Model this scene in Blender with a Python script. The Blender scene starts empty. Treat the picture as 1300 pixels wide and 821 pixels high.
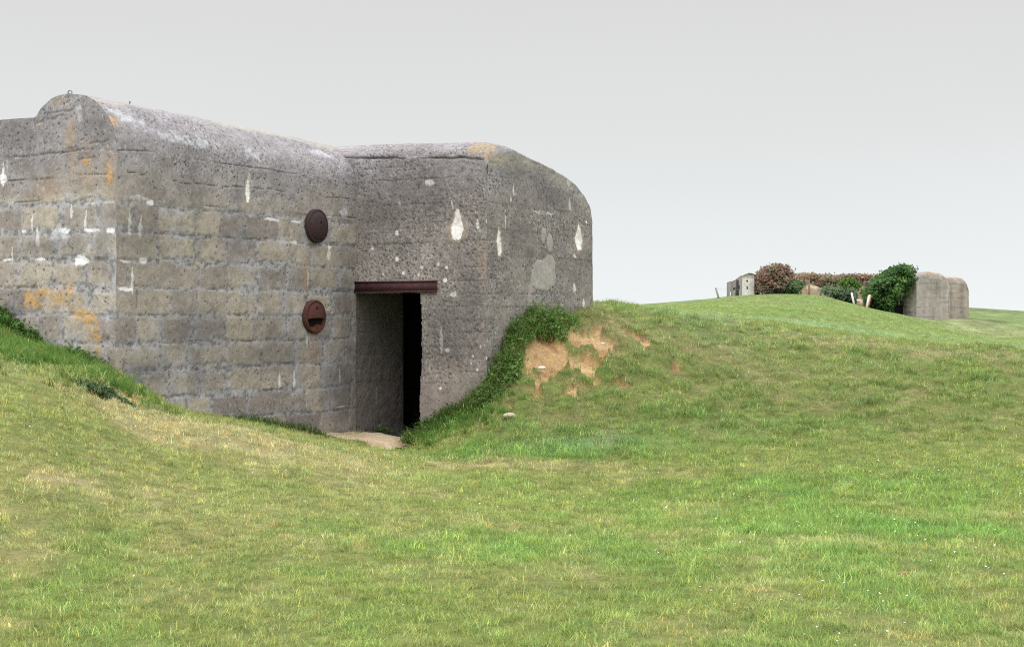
import bpy, math, random
import numpy as np
from mathutils import Vector, Matrix

rng = np.random.default_rng(7)
random.seed(7)
scene = bpy.context.scene
COL = scene.collection
CAM_H = 1.6
FPX, PX0, HOR = 2000.0, 650.0, 404.5      # focal length in photo pixels, centre column, horizon row


# ------------------------------------------------------------------ noise
def _hash(ix, iy, iz, seed):
    h = (ix.astype(np.int64) * 374761393 + iy.astype(np.int64) * 668265263 + iz.astype(np.int64) * 2147483647 + seed * 974711) & 0xffffffff
    h = ((h ^ (h >> 13)) * 1274126177) & 0xffffffff
    h = ((h ^ (h >> 16)) * 2246822519) & 0xffffffff
    h = h ^ (h >> 15)
    return (h & 0xffffff) / float(0xffffff)


def noise3(x, y, z, seed=0):
    x, y, z = np.broadcast_arrays(np.asarray(x, float), np.asarray(y, float), np.asarray(z, float))
    ix, iy, iz = np.floor(x), np.floor(y), np.floor(z)
    fx, fy, fz = x - ix, y - iy, z - iz
    ux, uy, uz = fx * fx * (3 - 2 * fx), fy * fy * (3 - 2 * fy), fz * fz * (3 - 2 * fz)
    r = 0
    for dx in (0, 1):
        wx = ux if dx else 1 - ux
        for dy in (0, 1):
            wy = uy if dy else 1 - uy
            for dz in (0, 1):
                wz = uz if dz else 1 - uz
                r = r + wx * wy * wz * _hash(ix + dx, iy + dy, iz + dz, seed)
    return r


def fbm(x, y, z=0.0, octv=4, seed=0, gain=0.5):
    a, s, t = 1.0, 0.0, 0.0
    x, y, z = np.asarray(x, float), np.asarray(y, float), np.asarray(z, float)
    for k in range(octv):
        s = s + a * noise3(x, y, z, seed + 17 * k)
        t += a
        a *= gain
        x, y, z = x * 2.03 + 11.3, y * 2.03 + 5.7, z * 2.03 + 3.1
    return s / t


def worley(x, y, seed=0, jitter=1.0):
    x, y = np.broadcast_arrays(np.asarray(x, float), np.asarray(y, float))
    ix, iy = np.floor(x), np.floor(y)
    best = np.full(x.shape, 9.0)
    bid = np.zeros(x.shape)
    for dx in (-1, 0, 1):
        for dy in (-1, 0, 1):
            cx, cy = ix + dx, iy + dy
            z0 = np.zeros_like(cx)
            px = cx + .5 + jitter * (_hash(cx, cy, z0, seed) - .5)
            py = cy + .5 + jitter * (_hash(cx, cy, z0 + 1, seed) - .5)
            d = np.hypot(px - x, py - y)
            i = _hash(cx, cy, z0 + 2, seed)
            m = d < best
            best = np.where(m, d, best)
            bid = np.where(m, i, bid)
    return best, bid


def sst(a, b, x):
    t = np.clip((np.asarray(x, float) - a) / (b - a), 0, 1)
    return t * t * (3 - 2 * t)


def mixc(c, d, f):
    f = np.asarray(f)[..., None]
    return c * (1 - f) + np.asarray(d) * f


# ------------------------------------------------------------------ objects
def tag(o, label=None, cat=None, group=None, kind=None):
    if label: o['label'] = label
    if cat: o['category'] = cat
    if group: o['group'] = group
    if kind: o['kind'] = kind
    return o


def empty(name, loc):
    o = bpy.data.objects.new(name, None)
    o.empty_display_size = .3
    o.location = loc
    COL.objects.link(o)
    return o


def mesh_obj(name, verts, faces_flat, sizes, mat, parent=None, colors=None, smooth=True, link=True):
    """verts (n,3) world coordinates, faces as flat index array with a loop count per face"""
    verts = np.ascontiguousarray(verts, dtype=np.float32)
    faces_flat = np.ascontiguousarray(faces_flat, dtype=np.int32)
    sizes = np.ascontiguousarray(sizes, dtype=np.int32)
    me = bpy.data.meshes.new(name)
    if parent is not None:
        verts = verts - np.array(parent['_loc'], dtype=np.float32)
    me.vertices.add(len(verts)); me.vertices.foreach_set('co', verts.ravel())
    me.loops.add(len(faces_flat)); me.loops.foreach_set('vertex_index', faces_flat)
    me.polygons.add(len(sizes))
    me.polygons.foreach_set('loop_start', np.concatenate([[0], np.cumsum(sizes)[:-1]]).astype(np.int32))
    me.polygons.foreach_set('loop_total', sizes)
    me.update(calc_edges=True)
    if smooth:
        me.polygons.foreach_set('use_smooth', np.ones(len(sizes), dtype=bool))
    if colors is not None:
        at = me.color_attributes.new('Col', 'FLOAT_COLOR', 'POINT')
        c = np.ones((len(verts), 4), dtype=np.float32)
        c[:, :3] = colors
        at.data.foreach_set('color', c.ravel())
    me.validate()
    if mat: me.materials.append(mat)
    o = bpy.data.objects.new(name, me)
    if link: COL.objects.link(o)
    if parent is not None:
        o.parent = parent
    return o


def thing(name, loc, label, cat, group=None):
    o = empty(name, loc)
    o['_loc'] = [float(v) for v in loc]
    return tag(o, label, cat, group)


def grid_faces(n, m, keep=None, flip=False):
    i = np.arange(n * m).reshape(n, m)
    q = np.stack([i[:-1, :-1], i[1:, :-1], i[1:, 1:], i[:-1, 1:]], -1)
    if flip: q = q[..., ::-1]
    q = q.reshape(-1, 4)
    if keep is not None: q = q[keep.ravel()]
    return q


def grid_obj(name, P, mat, parent=None, colors=None, keep=None, flip=False, smooth=True):
    n, m = P.shape[:2]
    q = grid_faces(n, m, keep, flip)
    return mesh_obj(name, P.reshape(-1, 3), q.ravel(), np.full(len(q), 4), mat, parent,
                    None if colors is None else colors.reshape(-1, 3), smooth)


class MB:
    """a few solids gathered into one mesh"""
    def __init__(s): s.v, s.f = [], []

    def add(s, v, f):
        k = len(s.v)
        s.v += [tuple(p) for p in v]
        s.f += [tuple(i + k for i in q) for q in f]

    def box(s, o, ax, ay, az, taper=1.0, wob=0.0):
        o, ax, ay, az = map(lambda q: np.array(q, float), (o, ax, ay, az))
        v = []
        for c in (0, 1):
            tp = taper if c else 1
            for a, b in ((-1, -1), (1, -1), (1, 1), (-1, 1)):
                v.append(o + ax * a * .5 * tp + ay * b * .5 * tp + az * c + rng.normal(0, 1, 3) * wob)
        s.add(v, [(0, 3, 2, 1), (4, 5, 6, 7), (0, 1, 5, 4), (1, 2, 6, 5), (2, 3, 7, 6), (3, 0, 4, 7)])

    def revolve(s, o, n, up, prof, seg=40, a0=0.0, a1=2 * math.pi):
        """profile of (radius, height along n) turned about the axis n"""
        n, up = np.array(n, float), np.array(up, float)
        e = np.cross(up, n)
        closed = abs(a1 - a0 - 2 * math.pi) < 1e-6
        k = seg if closed else seg + 1
        v = []
        for r, h in prof:
            for j in range(k):
                a = a0 + (a1 - a0) * j / seg
                v.append(np.array(o) + n * h + (e * math.cos(a) + up * math.sin(a)) * r)
        f = []
        for i in range(len(prof) - 1):
            for j in range(seg):
                j2 = (j + 1) % k
                f.append((i * k + j, i * k + j2, (i + 1) * k + j2, (i + 1) * k + j))
        s.add(v, f)

    def tube(s, pts, r, seg=8, closed=False):
        pts = [np.array(p, float) for p in pts]
        n = len(pts)
        v, f = [], []
        for i, p in enumerate(pts):
            a, b = pts[(i - 1) % n] if (closed or i) else p, pts[(i + 1) % n] if (closed or i < n - 1) else p
            t = (b - a) / (np.linalg.norm(b - a) + 1e-9)
            h = np.array([.31, .52, .79]); x = np.cross(t, h); x /= np.linalg.norm(x); y = np.cross(t, x)
            for j in range(seg):
                q = 2 * math.pi * j / seg
                v.append(p + (x * math.cos(q) + y * math.sin(q)) * r)
        for i in range(n if closed else n - 1):
            for j in range(seg):
                f.append((i * seg + j, i * seg + (j + 1) % seg, ((i + 1) % n) * seg + (j + 1) % seg, ((i + 1) % n) * seg + j))
        s.add(v, f)

    def build(s, name, mat, parent=None, smooth=False):
        sizes = [len(q) for q in s.f]
        return mesh_obj(name, np.array(s.v), np.array([i for q in s.f for i in q]), sizes, mat, parent, None, smooth)


# ------------------------------------------------------------------ materials
def new_mat(name):
    m = bpy.data.materials.new(name); m.use_nodes = True
    nt = m.node_tree; nt.nodes.clear()
    out = nt.nodes.new('ShaderNodeOutputMaterial')
    return m, nt, out


def N(nt, t, **kw):
    n = nt.nodes.new(t)
    for k, v in kw.items():
        if k.startswith('_'):
            n.inputs[k[1:].replace('_', ' ')].default_value = v
        else:
            setattr(n, k, v)
    return n


def attr_concrete(name, s1=90, s2=320, amt=.35, bump=.5, dist=.006, rough=.93):
    m, nt, out = new_mat(name)
    L = nt.links.new
    at = N(nt, 'ShaderNodeAttribute', attribute_name='Col')
    tc = N(nt, 'ShaderNodeTexCoord')
    n1 = N(nt, 'ShaderNodeTexNoise', _Scale=s1, _Detail=5.0, _Roughness=.7)
    n2 = N(nt, 'ShaderNodeTexNoise', _Scale=s1 * .22, _Detail=4.0, _Roughness=.65)
    L(tc.outputs['Object'], n1.inputs['Vector']); L(tc.outputs['Object'], n2.inputs['Vector'])
    mr = N(nt, 'ShaderNodeMapRange', _From_Min=.25, _From_Max=.75, _To_Min=1 - amt, _To_Max=1 + amt)
    L(n1.outputs['Fac'], mr.inputs['Value'])
    mr2 = N(nt, 'ShaderNodeMapRange', _From_Min=.25, _From_Max=.75, _To_Min=1 - amt * .5, _To_Max=1 + amt * .5)
    L(n2.outputs['Fac'], mr2.inputs['Value'])
    mul = N(nt, 'ShaderNodeMath', operation='MULTIPLY')
    L(mr.outputs[0], mul.inputs[0]); L(mr2.outputs[0], mul.inputs[1])
    vm = N(nt, 'ShaderNodeVectorMath', operation='SCALE')
    L(at.outputs['Color'], vm.inputs[0]); L(mul.outputs[0], vm.inputs['Scale'])
    b = N(nt, 'ShaderNodeBsdfPrincipled', _Roughness=rough)
    b.inputs['Specular IOR Level'].default_value = .2
    L(vm.outputs[0], b.inputs['Base Color'])
    bp = N(nt, 'ShaderNodeBump', _Strength=bump, _Distance=dist)
    L(n1.outputs['Fac'], bp.inputs['Height']); L(bp.outputs[0], b.inputs['Normal'])
    L(b.outputs[0], out.inputs[0])
    return m


def noisy_mat(name, c1, c2, scale=8, rough=.85, bump=.4, dist=.01, spec=.25, metallic=0.0, c3=None):
    m, nt, out = new_mat(name)
    L = nt.links.new
    tc = N(nt, 'ShaderNodeTexCoord')
    n1 = N(nt, 'ShaderNodeTexNoise', _Scale=scale, _Detail=6.0, _Roughness=.65)
    L(tc.outputs['Object'], n1.inputs['Vector'])
    cr = N(nt, 'ShaderNodeValToRGB')
    cr.color_ramp.elements[0].position = .3; cr.color_ramp.elements[0].color = (*c1, 1)
    cr.color_ramp.elements[1].position = .7; cr.color_ramp.elements[1].color = (*c2, 1)
    if c3 is not None:
        e = cr.color_ramp.elements.new(.52); e.color = (*c3, 1)
    L(n1.outputs['Fac'], cr.inputs[0])
    b = N(nt, 'ShaderNodeBsdfPrincipled', _Roughness=rough, _Metallic=metallic)
    b.inputs['Specular IOR Level'].default_value = spec
    L(cr.outputs[0], b.inputs['Base Color'])
    bp = N(nt, 'ShaderNodeBump', _Strength=bump, _Distance=dist)
    L(n1.outputs['Fac'], bp.inputs['Height']); L(bp.outputs[0], b.inputs['Normal'])
    L(b.outputs[0], out.inputs[0])
    return m


def leaf_mat(name, instancer=False, transl=.3, rough=.6):
    m, nt, out = new_mat(name)
    L = nt.links.new
    at = N(nt, 'ShaderNodeAttribute', attribute_name='Col')
    col = at.outputs['Color']
    if instancer:
        it = N(nt, 'ShaderNodeAttribute', attribute_name='tint', attribute_type='INSTANCER')
        vm = N(nt, 'ShaderNodeVectorMath', operation='MULTIPLY')
        L(it.outputs['Color'], vm.inputs[0]); L(col, vm.inputs[1])
        col = vm.outputs[0]
    b = N(nt, 'ShaderNodeBsdfPrincipled', _Roughness=rough)
    b.inputs['Specular IOR Level'].default_value = .25
    t = N(nt, 'ShaderNodeBsdfTranslucent')
    L(col, b.inputs['Base Color']); L(col, t.inputs['Color'])
    mx = N(nt, 'ShaderNodeMixShader', _Fac=transl)
    L(b.outputs[0], mx.inputs[1]); L(t.outputs[0], mx.inputs[2]); L(mx.outputs[0], out.inputs[0])
    return m


M_WALL = attr_concrete('weathered_concrete', amt=.4)
M_FAR = attr_concrete('far_concrete', s1=9, amt=.25, bump=.5, dist=.03)
M_GROUND = attr_concrete('grass_soil', s1=28, amt=.35, bump=.9, dist=.03, rough=1.0)
M_DARK = noisy_mat('dark_inner_concrete', (.035, .032, .03), (.06, .056, .05), 6)  # inner concrete coloured dark to deepen the shade in the rooms
M_RUST = noisy_mat('rusty_steel', (.05, .02, .017), (.11, .045, .032), 30, rough=.8, bump=.6, dist=.003, c3=(.075, .032, .026))
M_RUST_DARK = noisy_mat('dark_rusty_steel', (.028, .017, .02), (.06, .034, .034), 26, rough=.75, bump=.6, dist=.003)
M_RUST_RED = noisy_mat('red_rusty_steel', (.065, .024, .02), (.115, .042, .033), 24, rough=.8, bump=.5, dist=.003)
M_RUST_ORANGE = noisy_mat('orange_rusty_steel', (.06, .022, .012), (.17, .065, .03), 30, rough=.85)
M_LINTEL = noisy_mat('lintel_steel', (.05, .02, .024), (.10, .042, .042), 14, rough=.7, bump=.4, dist=.003, c3=(.07, .03, .032))
M_BLACK = noisy_mat('shade_black', (.006, .005, .005), (.014, .011, .01), 12)  # near-black colour stands for the shade inside holes and openings
M_IRON = noisy_mat('grey_iron', (.16, .18, .21), (.3, .32, .36), 40, rough=.6)
M_WOODG = noisy_mat('grey_post_wood', (.20, .18, .16), (.34, .31, .28), 9)
M_WOODB = noisy_mat('brown_post_wood', (.16, .10, .06), (.28, .18, .10), 9)
M_WHITE = noisy_mat('white_post_paint', (.60, .58, .55), (.78, .76, .72), 7)
M_ORANGE = noisy_mat('orange_post_paint', (.42, .13, .05), (.55, .2, .08), 7)
M_LEAF = leaf_mat('leaves')
M_GRASS = leaf_mat('grass_blades', instancer=True, transl=.42)
M_STONE = noisy_mat('pale_stone', (.38, .31, .22), (.55, .47, .36), 14, bump=.6, dist=.01)
M_BRICK = noisy_mat('brick_red', (.25, .09, .05), (.36, .15, .09), 30)
M_SLAB = noisy_mat('sandy_concrete', (.40, .31, .20), (.58, .47, .32), 7, bump=.5, dist=.01)
M_PETAL = noisy_mat('white_petals', (.75, .75, .72), (.85, .85, .82), 50)

# ------------------------------------------------------------------ bunker frame
D1 = np.array([.5050, .8631, 0.0])         # along the side wall, away from the viewer
D2 = np.array([.8631, -.5050, 0.0])        # along the entrance wall, to the right
P0 = np.array([-4.42, 17.59, 0.0])         # near corner of the block-built wall
ZUP = np.array([0, 0, 1.0])
TL = 4.53                                  # length of the side wall up to the entrance wall
SW = 2.09                                  # width of the entrance wall
FL = 2.98                                  # length of the flank wall


def W(t, x, z):
    """bunker coordinates: t along D1, x along D2 (right), z up"""
    t, x, z = np.broadcast_arrays(np.asarray(t, float), np.asarray(x, float), np.asarray(z, float))
    return P0 + t[..., None] * D1 + x[..., None] * D2 + z[..., None] * ZUP


def ray(px): return (px - PX0) / FPX


def on_side(px, py):       # -> t, z on the side wall
    k = ray(px); t = (k * P0[1] - P0[0]) / (D1[0] - k * D1[1]); Y = P0[1] + D1[1] * t
    return t, CAM_H + (HOR - py) / FPX * Y


def on_plane2(px, py, t0):  # -> x, z on a wall parallel to the entrance wall
    o = P0 + D1 * t0; k = ray(px); x = (k * o[1] - o[0]) / (D2[0] - k * D2[1]); Y = o[1] + D2[1] * x
    return x, CAM_H + (HOR - py) / FPX * Y


def on_flank(px, py):      # -> u, z on the flank wall
    o = P0 + D1 * TL + D2 * SW; k = ray(px); u = (k * o[1] - o[0]) / (D1[0] - k * D1[1]); Y = o[1] + D1[1] * u
    return u, CAM_H + (HOR - py) / FPX * Y


def xy_to_tx(X, Y):
    dx, dy = X - P0[0], Y - P0[1]
    return dx * D1[0] + dy * D1[1], dx * D2[0] + dy * D2[1]


# ------------------------------------------------------------------ terrain
_cp = []


def cp(px, py, Y): _cp.append((ray(px), Y, CAM_H + (HOR - py) / FPX * Y))
def cz(px, Y, z): _cp.append((ray(px), Y, z))


for px in (-700, -300, 0, 300, 650, 1000, 1300, 1700, 2050):
    cz(px, 6, -.02 if px > 300 else 0.0)
for px, z in ((-700, .5), (-300, .25), (0, .06), (150, .02), (300, .01), (650, 0), (1000, 0), (1300, 0), (1700, 0), (2050, 0)):
    cz(px, 9.7, z)
# left bank
cp(-300, 560, 12.5); cp(-300, 420, 18.5); cp(-700, 420, 18.5); cp(-150, 470, 15.3)
cp(0, 470, 15); cp(0, 550, 12.5); cp(0, 650, 10.8); cp(0, 432, 17.2)
cp(75, 485, 15.6); cp(75, 450, 17.3)
cp(150, 502, 16.2); cp(150, 560, 14); cp(150, 650, 11.5)
cp(220, 524, 17.0); cp(300, 545, 16.6); cp(300, 600, 14); cp(300, 680, 11.2)
cp(450, 560, 20.4); cp(450, 578, 17); cp(450, 640, 13)
for px, py, Y in ((-100, 400, 19.1), (0, 409, 18.53), (50, 440, 18.2), (100, 456, 17.88), (148, 472, 17.59), (200, 505, 18.16), (240, 522, 18.62), (300, 532, 19.36), (380, 545, 20.43), (430, 552, 21.16)):
    cp(px, py, Y)
# in front of the door
cp(480, 553, 21.0); cp(500, 566, 19.8); cp(540, 572, 19.0); cp(520, 553, 21.3); cp(600, 580, 18.0); cp(600, 640, 13.6); cp(650, 590, 17.2)
# door jamb to corner to flank wall
for px, py, Y in ((535, 549, 20.96), (560, 531, 20.8), (590, 514, 20.6), (618, 492, 20.44), (640, 447, 20.83), (660, 417, 21.19), (690, 401, 21.75), (720, 398, 22.3), (752, 397, 23.0)):
    cp(px, py, Y)
# mound by the flank wall
cp(700, 480, 20.4); cp(760, 484, 20.4); cp(850, 488, 20.6); cp(1000, 497, 21); cp(1150, 506, 20.6); cp(1300, 516, 20)
cp(660, 545, 18.9); cp(760, 588, 17.4); cp(760, 535, 18.8); cp(900, 594, 17); cp(1000, 600, 16.4); cp(1150, 606, 16); cp(1300, 610, 15.6); cp(1600, 620, 15)
for px, py, Y in ((700, 410, 22.6), (760, 396.5, 24), (800, 397, 25), (850, 400.5, 27), (900, 406.5, 28), (1000, 421, 28), (1100, 435, 27), (1200, 447, 26), (1300, 458, 25), (1400, 468, 25), (1700, 480, 25)):
    cp(px, py, Y)
cp(750, 393, 40); cp(800, 394, 42); cp(850, 396, 45); cp(900, 401, 48); cp(1000, 418.5, 44); cp(1100, 433, 42); cp(1200, 447, 40); cp(1300, 458.5, 38); cp(1700, 470, 45)
# hill under the far casemate
cp(850, 391.5, 65); cp(950, 400, 62); cp(1050, 410, 60); cp(1150, 426, 62); cp(1250, 439, 58); cp(1350, 443, 60); cp(1700, 440, 60)
cp(840, 388.7, 95); cp(880, 383.5, 100); cp(930, 376, 101); cp(960, 374, 100); cp(1000, 373, 100); cp(1040, 375, 98); cp(1100, 391, 97); cp(1140, 398, 97); cp(1170, 404.5, 97); cp(1210, 418, 92); cp(1240, 429, 86)
cp(950, 387, 80); cp(1050, 391, 80); cp(1150, 411, 82)
cp(930, 376, 112); cp(1000, 374, 112); cp(1060, 380, 112); cp(1120, 394, 112); cp(1200, 404, 110)
cp(1175, 406, 102); cp(1200, 404, 102); cp(1260, 407, 102); cp(1300, 411, 101); cp(1300, 428, 88); cp(1265, 430, 87); cp(1330, 430, 80)
# far land
for px, py, Y in ((1700, 400, 200), (1300, 396.5, 210), (1240, 391, 230), (1180, 388.5, 250), (1000, 388, 250), (760, 386.5, 210), (800, 388, 190), (600, 387, 210), (300, 390, 250), (0, 390, 250), (-700, 392, 250), (845, 389.2, 170), (760, 389, 70), (500, 392, 50), (100, 395, 40), (-400, 395, 40), (500, 392, 100), (-300, 392, 100), (1700, 405, 110)):
    cp(px, py, Y)
for px in (-700, 0, 650, 1300, 2000): cp(px, 391 if px < 1000 else 399, 330)

_C = np.array(_cp)
_cu = np.stack([_C[:, 0] * 3.2, np.log(_C[:, 1])], 1)
# heights are fitted as an angle so that far and near points weigh alike
_cv = (_C[:, 2] - CAM_H) / _C[:, 1]


def _ker(r2): return np.where(r2 > 1e-12, .5 * r2 * np.log(r2 + 1e-12), 0)


_n = len(_cu)
_d2 = ((_cu[:, None] - _cu[None]) ** 2).sum(-1)
_A = np.zeros((_n + 3, _n + 3))
_A[:_n, :_n] = _ker(_d2) + np.eye(_n) * 2e-4
_A[:_n, _n] = 1; _A[:_n, _n + 1:] = _cu
_A[_n:, :_n] = _A[:_n, _n:].T
_w = np.linalg.solve(_A, np.concatenate([_cv, np.zeros(3)]))


def terrain_base(X, Y):
    X, Y = np.asarray(X, float), np.asarray(Y, float)
    sh = X.shape
    X, Y = X.ravel(), Y.ravel()
    Yc = np.clip(Y, 6, 300)
    k = np.clip(X / np.maximum(Y, 6), -.6, .6)
    u = np.stack([k * 3.2, np.log(Yc)], 1)
    r = np.empty(len(u))
    for i in range(0, len(u), 40000):
        q = u[i:i + 40000]
        d2 = ((q[:, None] - _cu[None]) ** 2).sum(-1)
        r[i:i + 40000] = _ker(d2) @ _w[:_n] + _w[_n] + q @ _w[_n + 1:]
    z = CAM_H + r * Yc
    return z.reshape(sh)


def hit(px, py, y0=6.5, y1=320):
    k, s = ray(px), (HOR - py) / FPX
    Ys = np.exp(np.linspace(math.log(y0), math.log(y1), 1500))
    z = terrain_base(k * Ys, Ys)
    below = (CAM_H + s * Ys) <= z
    i = int(np.argmax(below)) if below.any() else len(Ys) - 1
    return k * Ys[i], Ys[i], z[i]


class Blob:
    """soft elliptical patch lying on the ground, sized from what the photograph shows"""
    def __init__(s, px, py, rx, ry, w=1.0):
        X, Y, _ = hit(px, py)
        s.X, s.Y, s.w = X, Y, w
        s.rx = rx / FPX * Y
        _, Ya, _ = hit(px, py - ry); _, Yb, _ = hit(px, py + ry)
        s.ry = min(max(.5 * (Ya - Yb), .12), .14 * Y)

    def f(s, X, Y): return s.w * np.exp(-(((X - s.X) / s.rx) ** 2 + ((Y - s.Y) / s.ry) ** 2))


SAND = [Blob(*a) for a in (
    (680, 458, 17, 16, 1.25), (703, 472, 14, 9, 1.0), (748, 478, 15, 14, 1.15), (735, 493, 15, 6, 1.2), (724, 500, 10, 8, 1.1), (768, 440, 10, 10, 1.15), (733, 424, 13, 7, .9),
    (772, 420, 10, 4, 1.0), (644, 516, 12, 5, 1.25), (647, 538, 8, 3, .8), (668, 490, 14, 3, .95), (798, 456, 12, 5, 1.15), (806, 420, 11, 7, 1.1), (758, 389.8, 9, 1.0, 1.3),
    (690, 423, 12, 5, .8), (712, 440, 14, 8, .75), (745, 455, 16, 8, .8), (700, 405, 20, 3, .7), (860, 470, 16, 4, 1.1), (790, 488, 10, 3, 1.0), (825, 438, 14, 4, .95), (125, 503, 9, 4, 1.15), (112, 499, 7, 3, .9), (455, 556, 26, 2, .9), (500, 562, 26, 7, 1.1),
    (850, 458, 14, 3, .95), (1010, 490, 10, 3, .5), (1075, 520, 12, 3, .5), (885, 505, 10, 2.5, .55), (815, 500, 9, 2, .6))]
# dried grass, lush grass, long blue-green grass
DRY = [Blob(*a) for a in ((200, 535, 190, 25, .8), (330, 555, 160, 14, .7), (90, 600, 120, 35, .5), (480, 610, 110, 25, .4), (720, 592, 110, 9, .85), (880, 600, 140, 12, .45), (300, 640, 200, 30, .35),
                          (820, 430, 70, 22, .75), (930, 450, 90, 22, .6), (1040, 490, 110, 25, .45), (1250, 455, 110, 6, 1.2), (1100, 440, 90, 7, .8), (900, 408, 60, 6, .7), (1000, 430, 60, 8, .5), (960, 383, 80, 4, .45), (1245, 414, 50, 10, 1.5), (1200, 409, 30, 5, 1.0), (760, 400, 40, 8, .5),  # dry tone on the small far mound stands in for its shading
                          (40, 660, 90, 25, .35), (1190, 500, 40, 9, .4), (880, 650, 60, 10, .35), (620, 590, 80, 6, .5))]
LUSH = [Blob(*a) for a in ((660, 570, 130, 18, .9), (820, 560, 130, 25, .55), (950, 640, 200, 30, .6), (1150, 680, 220, 40, .7), (1150, 610, 200, 20, .4), (700, 700, 300, 25, .5), (60, 462, 70, 18, 1.0), (140, 486, 45, 10, .9), (20, 435, 40, 20, 1.0), (350, 538, 40, 6, .7), (560, 545, 40, 12, .9),
                           (1100, 470, 70, 12, .4), (1220, 480, 80, 14, .45), (1050, 550, 160, 20, .4), (900, 530, 90, 18, .4), (1050, 385, 60, 6, .4), (1000, 398, 90, 5, .5))]
BLUE = [Blob(*a) for a in ((870, 399, 60, 5, .9), (960, 408, 80, 7, .9), (1060, 420, 80, 8, .8), (1160, 432, 90, 6, .6), (1260, 436, 70, 6, .6), (800, 391, 40, 2.5, .6), (750, 562, 70, 10, .6), (720, 390, 40, 3, .5))]
# the bank of the left slope and the foot of the flank wall: long grass
LONG = [Blob(*a) for a in ((30, 450, 60, 18, 1.0), (110, 472, 55, 10, 1.0), (165, 494, 30, 7, 1.0), (-60, 440, 60, 30, 1.0), (560, 545, 40, 12, 1.0), (620, 525, 30, 16, .8), (640, 480, 18, 22, .7))]


def acc(bl, X, Y):
    r = 0
    for b in bl: r = r + b.f(X, Y)
    return r


_g0 = Blob(738, 452, 85, 42, .30)
_g1 = Blob(780, 424, 75, 18, .33)
SAND += [_g0, _g1]


def hummock(X, Y):
    """tussocks on the grazed mound: share of tussock at a place, and where the mound is"""
    wx, wy = X + .12 * (fbm(X * 4, Y * 4, 1, 2, 201) - .5), Y + .12 * (fbm(X * 4, Y * 4, 2, 2, 203) - .5)
    d, i = worley(wx / .36, wy / .40, 77, .95)
    d2, i2 = worley(wx / .17, wy / .19, 79, .95)
    sz = np.clip(3.2 * (_g0.f(X, Y) + _g1.f(X, Y)), 0, 1)
    h = np.maximum(sst(.50 + .06 * sz, .20 + .14 * sz, d) * sst(.18 - .12 * sz, .45 - .14 * sz, i), .6 * sst(.5, .2, d2) * sst(.45, .6, i2))
    m = sst(17.3, 19.0, Y) * sst(-.55, -.15, X) * sst(30, 26, Y)
    return h, m


def ground_look(X, Y):
    """colour of the grass, share of bare sand and of long grass at a place"""
    sc = np.clip(20 / np.maximum(Y, 1), .25, 1)
    a = fbm(X * .55, Y * .28, 0, 4, 3)
    b = fbm(X * 2.6, Y * 1.2, 0, 4, 9)
    c = fbm(X * 7, Y * 4, 0, 3, 21)
    left = sst(3.0, -3.5, X - .0 * Y) * sst(26, 18, Y)
    dry = np.clip(  .20 * left + acc(DRY, X, Y) + .9 * (b - .5) + .8 * (a - .5) + .4 * (c - .5), 0, 1)
    lush = np.clip(acc(LUSH, X, Y) + .9 * (a - .52) + .9 * (.5 - b), 0, 1)
    blue = np.clip(acc(BLUE, X, Y) * (.55 + .9 * b), 0, 1)
    g = np.zeros(X.shape + (3,)) + np.array((.215, .275, .062))
    g = mixc(g, (.150, .285, .050), lush)
    g = mixc(g, (.325, .325, .115), dry * .85)
    g = mixc(g, (.400, .375, .160), sst(.72, 1.1, dry * (.6 + .8 * c)) * .6)
    g = mixc(g, (.215, .345, .135), blue * .85)
    far = sst(30, 110, Y)
    g = mixc(g, (.190, .270, .080), far * .5)
    e_ = fbm(X * 16, Y * 9, 0, 2, 27)
    g = mixc(g, (.38, .35, .14), sst(.60, .80, e_ * .6 + b * .4) * .45)
    g = g * (.70 + .36 * c + .24 * e_)[..., None]
    sand = 1.25 * acc(SAND, X, Y)
    sand = 1.1 * sand * (.70 + .70 * fbm(X * 3.1, Y * 3.1, 0, 4, 33)) - .15 * sst(.52, .62, fbm(X * 5.0, Y * 3.0, 0, 3, 40))
    hm, mm = hummock(X, Y)
    rag = fbm(X * 9, Y * 6, 3, 3, 45)
    sand = sand - (.90 * hm + 1.0 * (rag - .5)) * mm - .55 * mm * sst(.47, .57, fbm(X * 4.2, Y * 3.4, 8, 3, 46))
    sand = sst(.22, .40, sand)
    dull = np.zeros_like(g) + np.array((.225, .205, .100))
    g = mixc(g, dull, mm * (1 - hm) * (.06 + .42 * b))
    g = mixc(g, (.165, .250, .058), mm * hm * .55)
    lg = np.clip(acc(LONG, X, Y), 0, 1)
    g = g * np.array((1.36, 1.40, 1.75))
    return g, sand, lg, dry, lush


def ground_z(X, Y, z=None):
    """terrain with its small humps and sand scars"""
    if z is None: z = terrain_base(X, Y)
    near = sst(120, 25, Y)
    mound = np.clip(sst(17, 20, Y) * sst(1.0, -1.0, -X - 0) , 0, 1)
    z = z + near * ((fbm(X * 1.3, Y * 1.3, 0, 3, 51) - .5) * (.08 + .10 * mound) + (fbm(X * 5, Y * 5, 0, 3, 55) - .5) * (.03 + .09 * mound))
    hm, mm = hummock(X, Y)
    z = z + hm * mm * .065
    z = z + sst(25, 90, Y) * (fbm(X * .25, Y * .25, 0, 4, 57) - .5) * .16
    return z


def inside(X, Y):
    t, x = xy_to_tx(X, Y)
    a = (t > .12) & (t < TL + FL - .12) & (x < -.12) & (x > -7.9)
    b = (t > TL + .12) & (t < TL + FL - .12) & (x < SW - .12) & (x > -1)
    d = (t > TL + .02) & (t < TL + FL - .1) & (x < 1.2) & (x > -.2)
    return a | b | d, t, x


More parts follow.
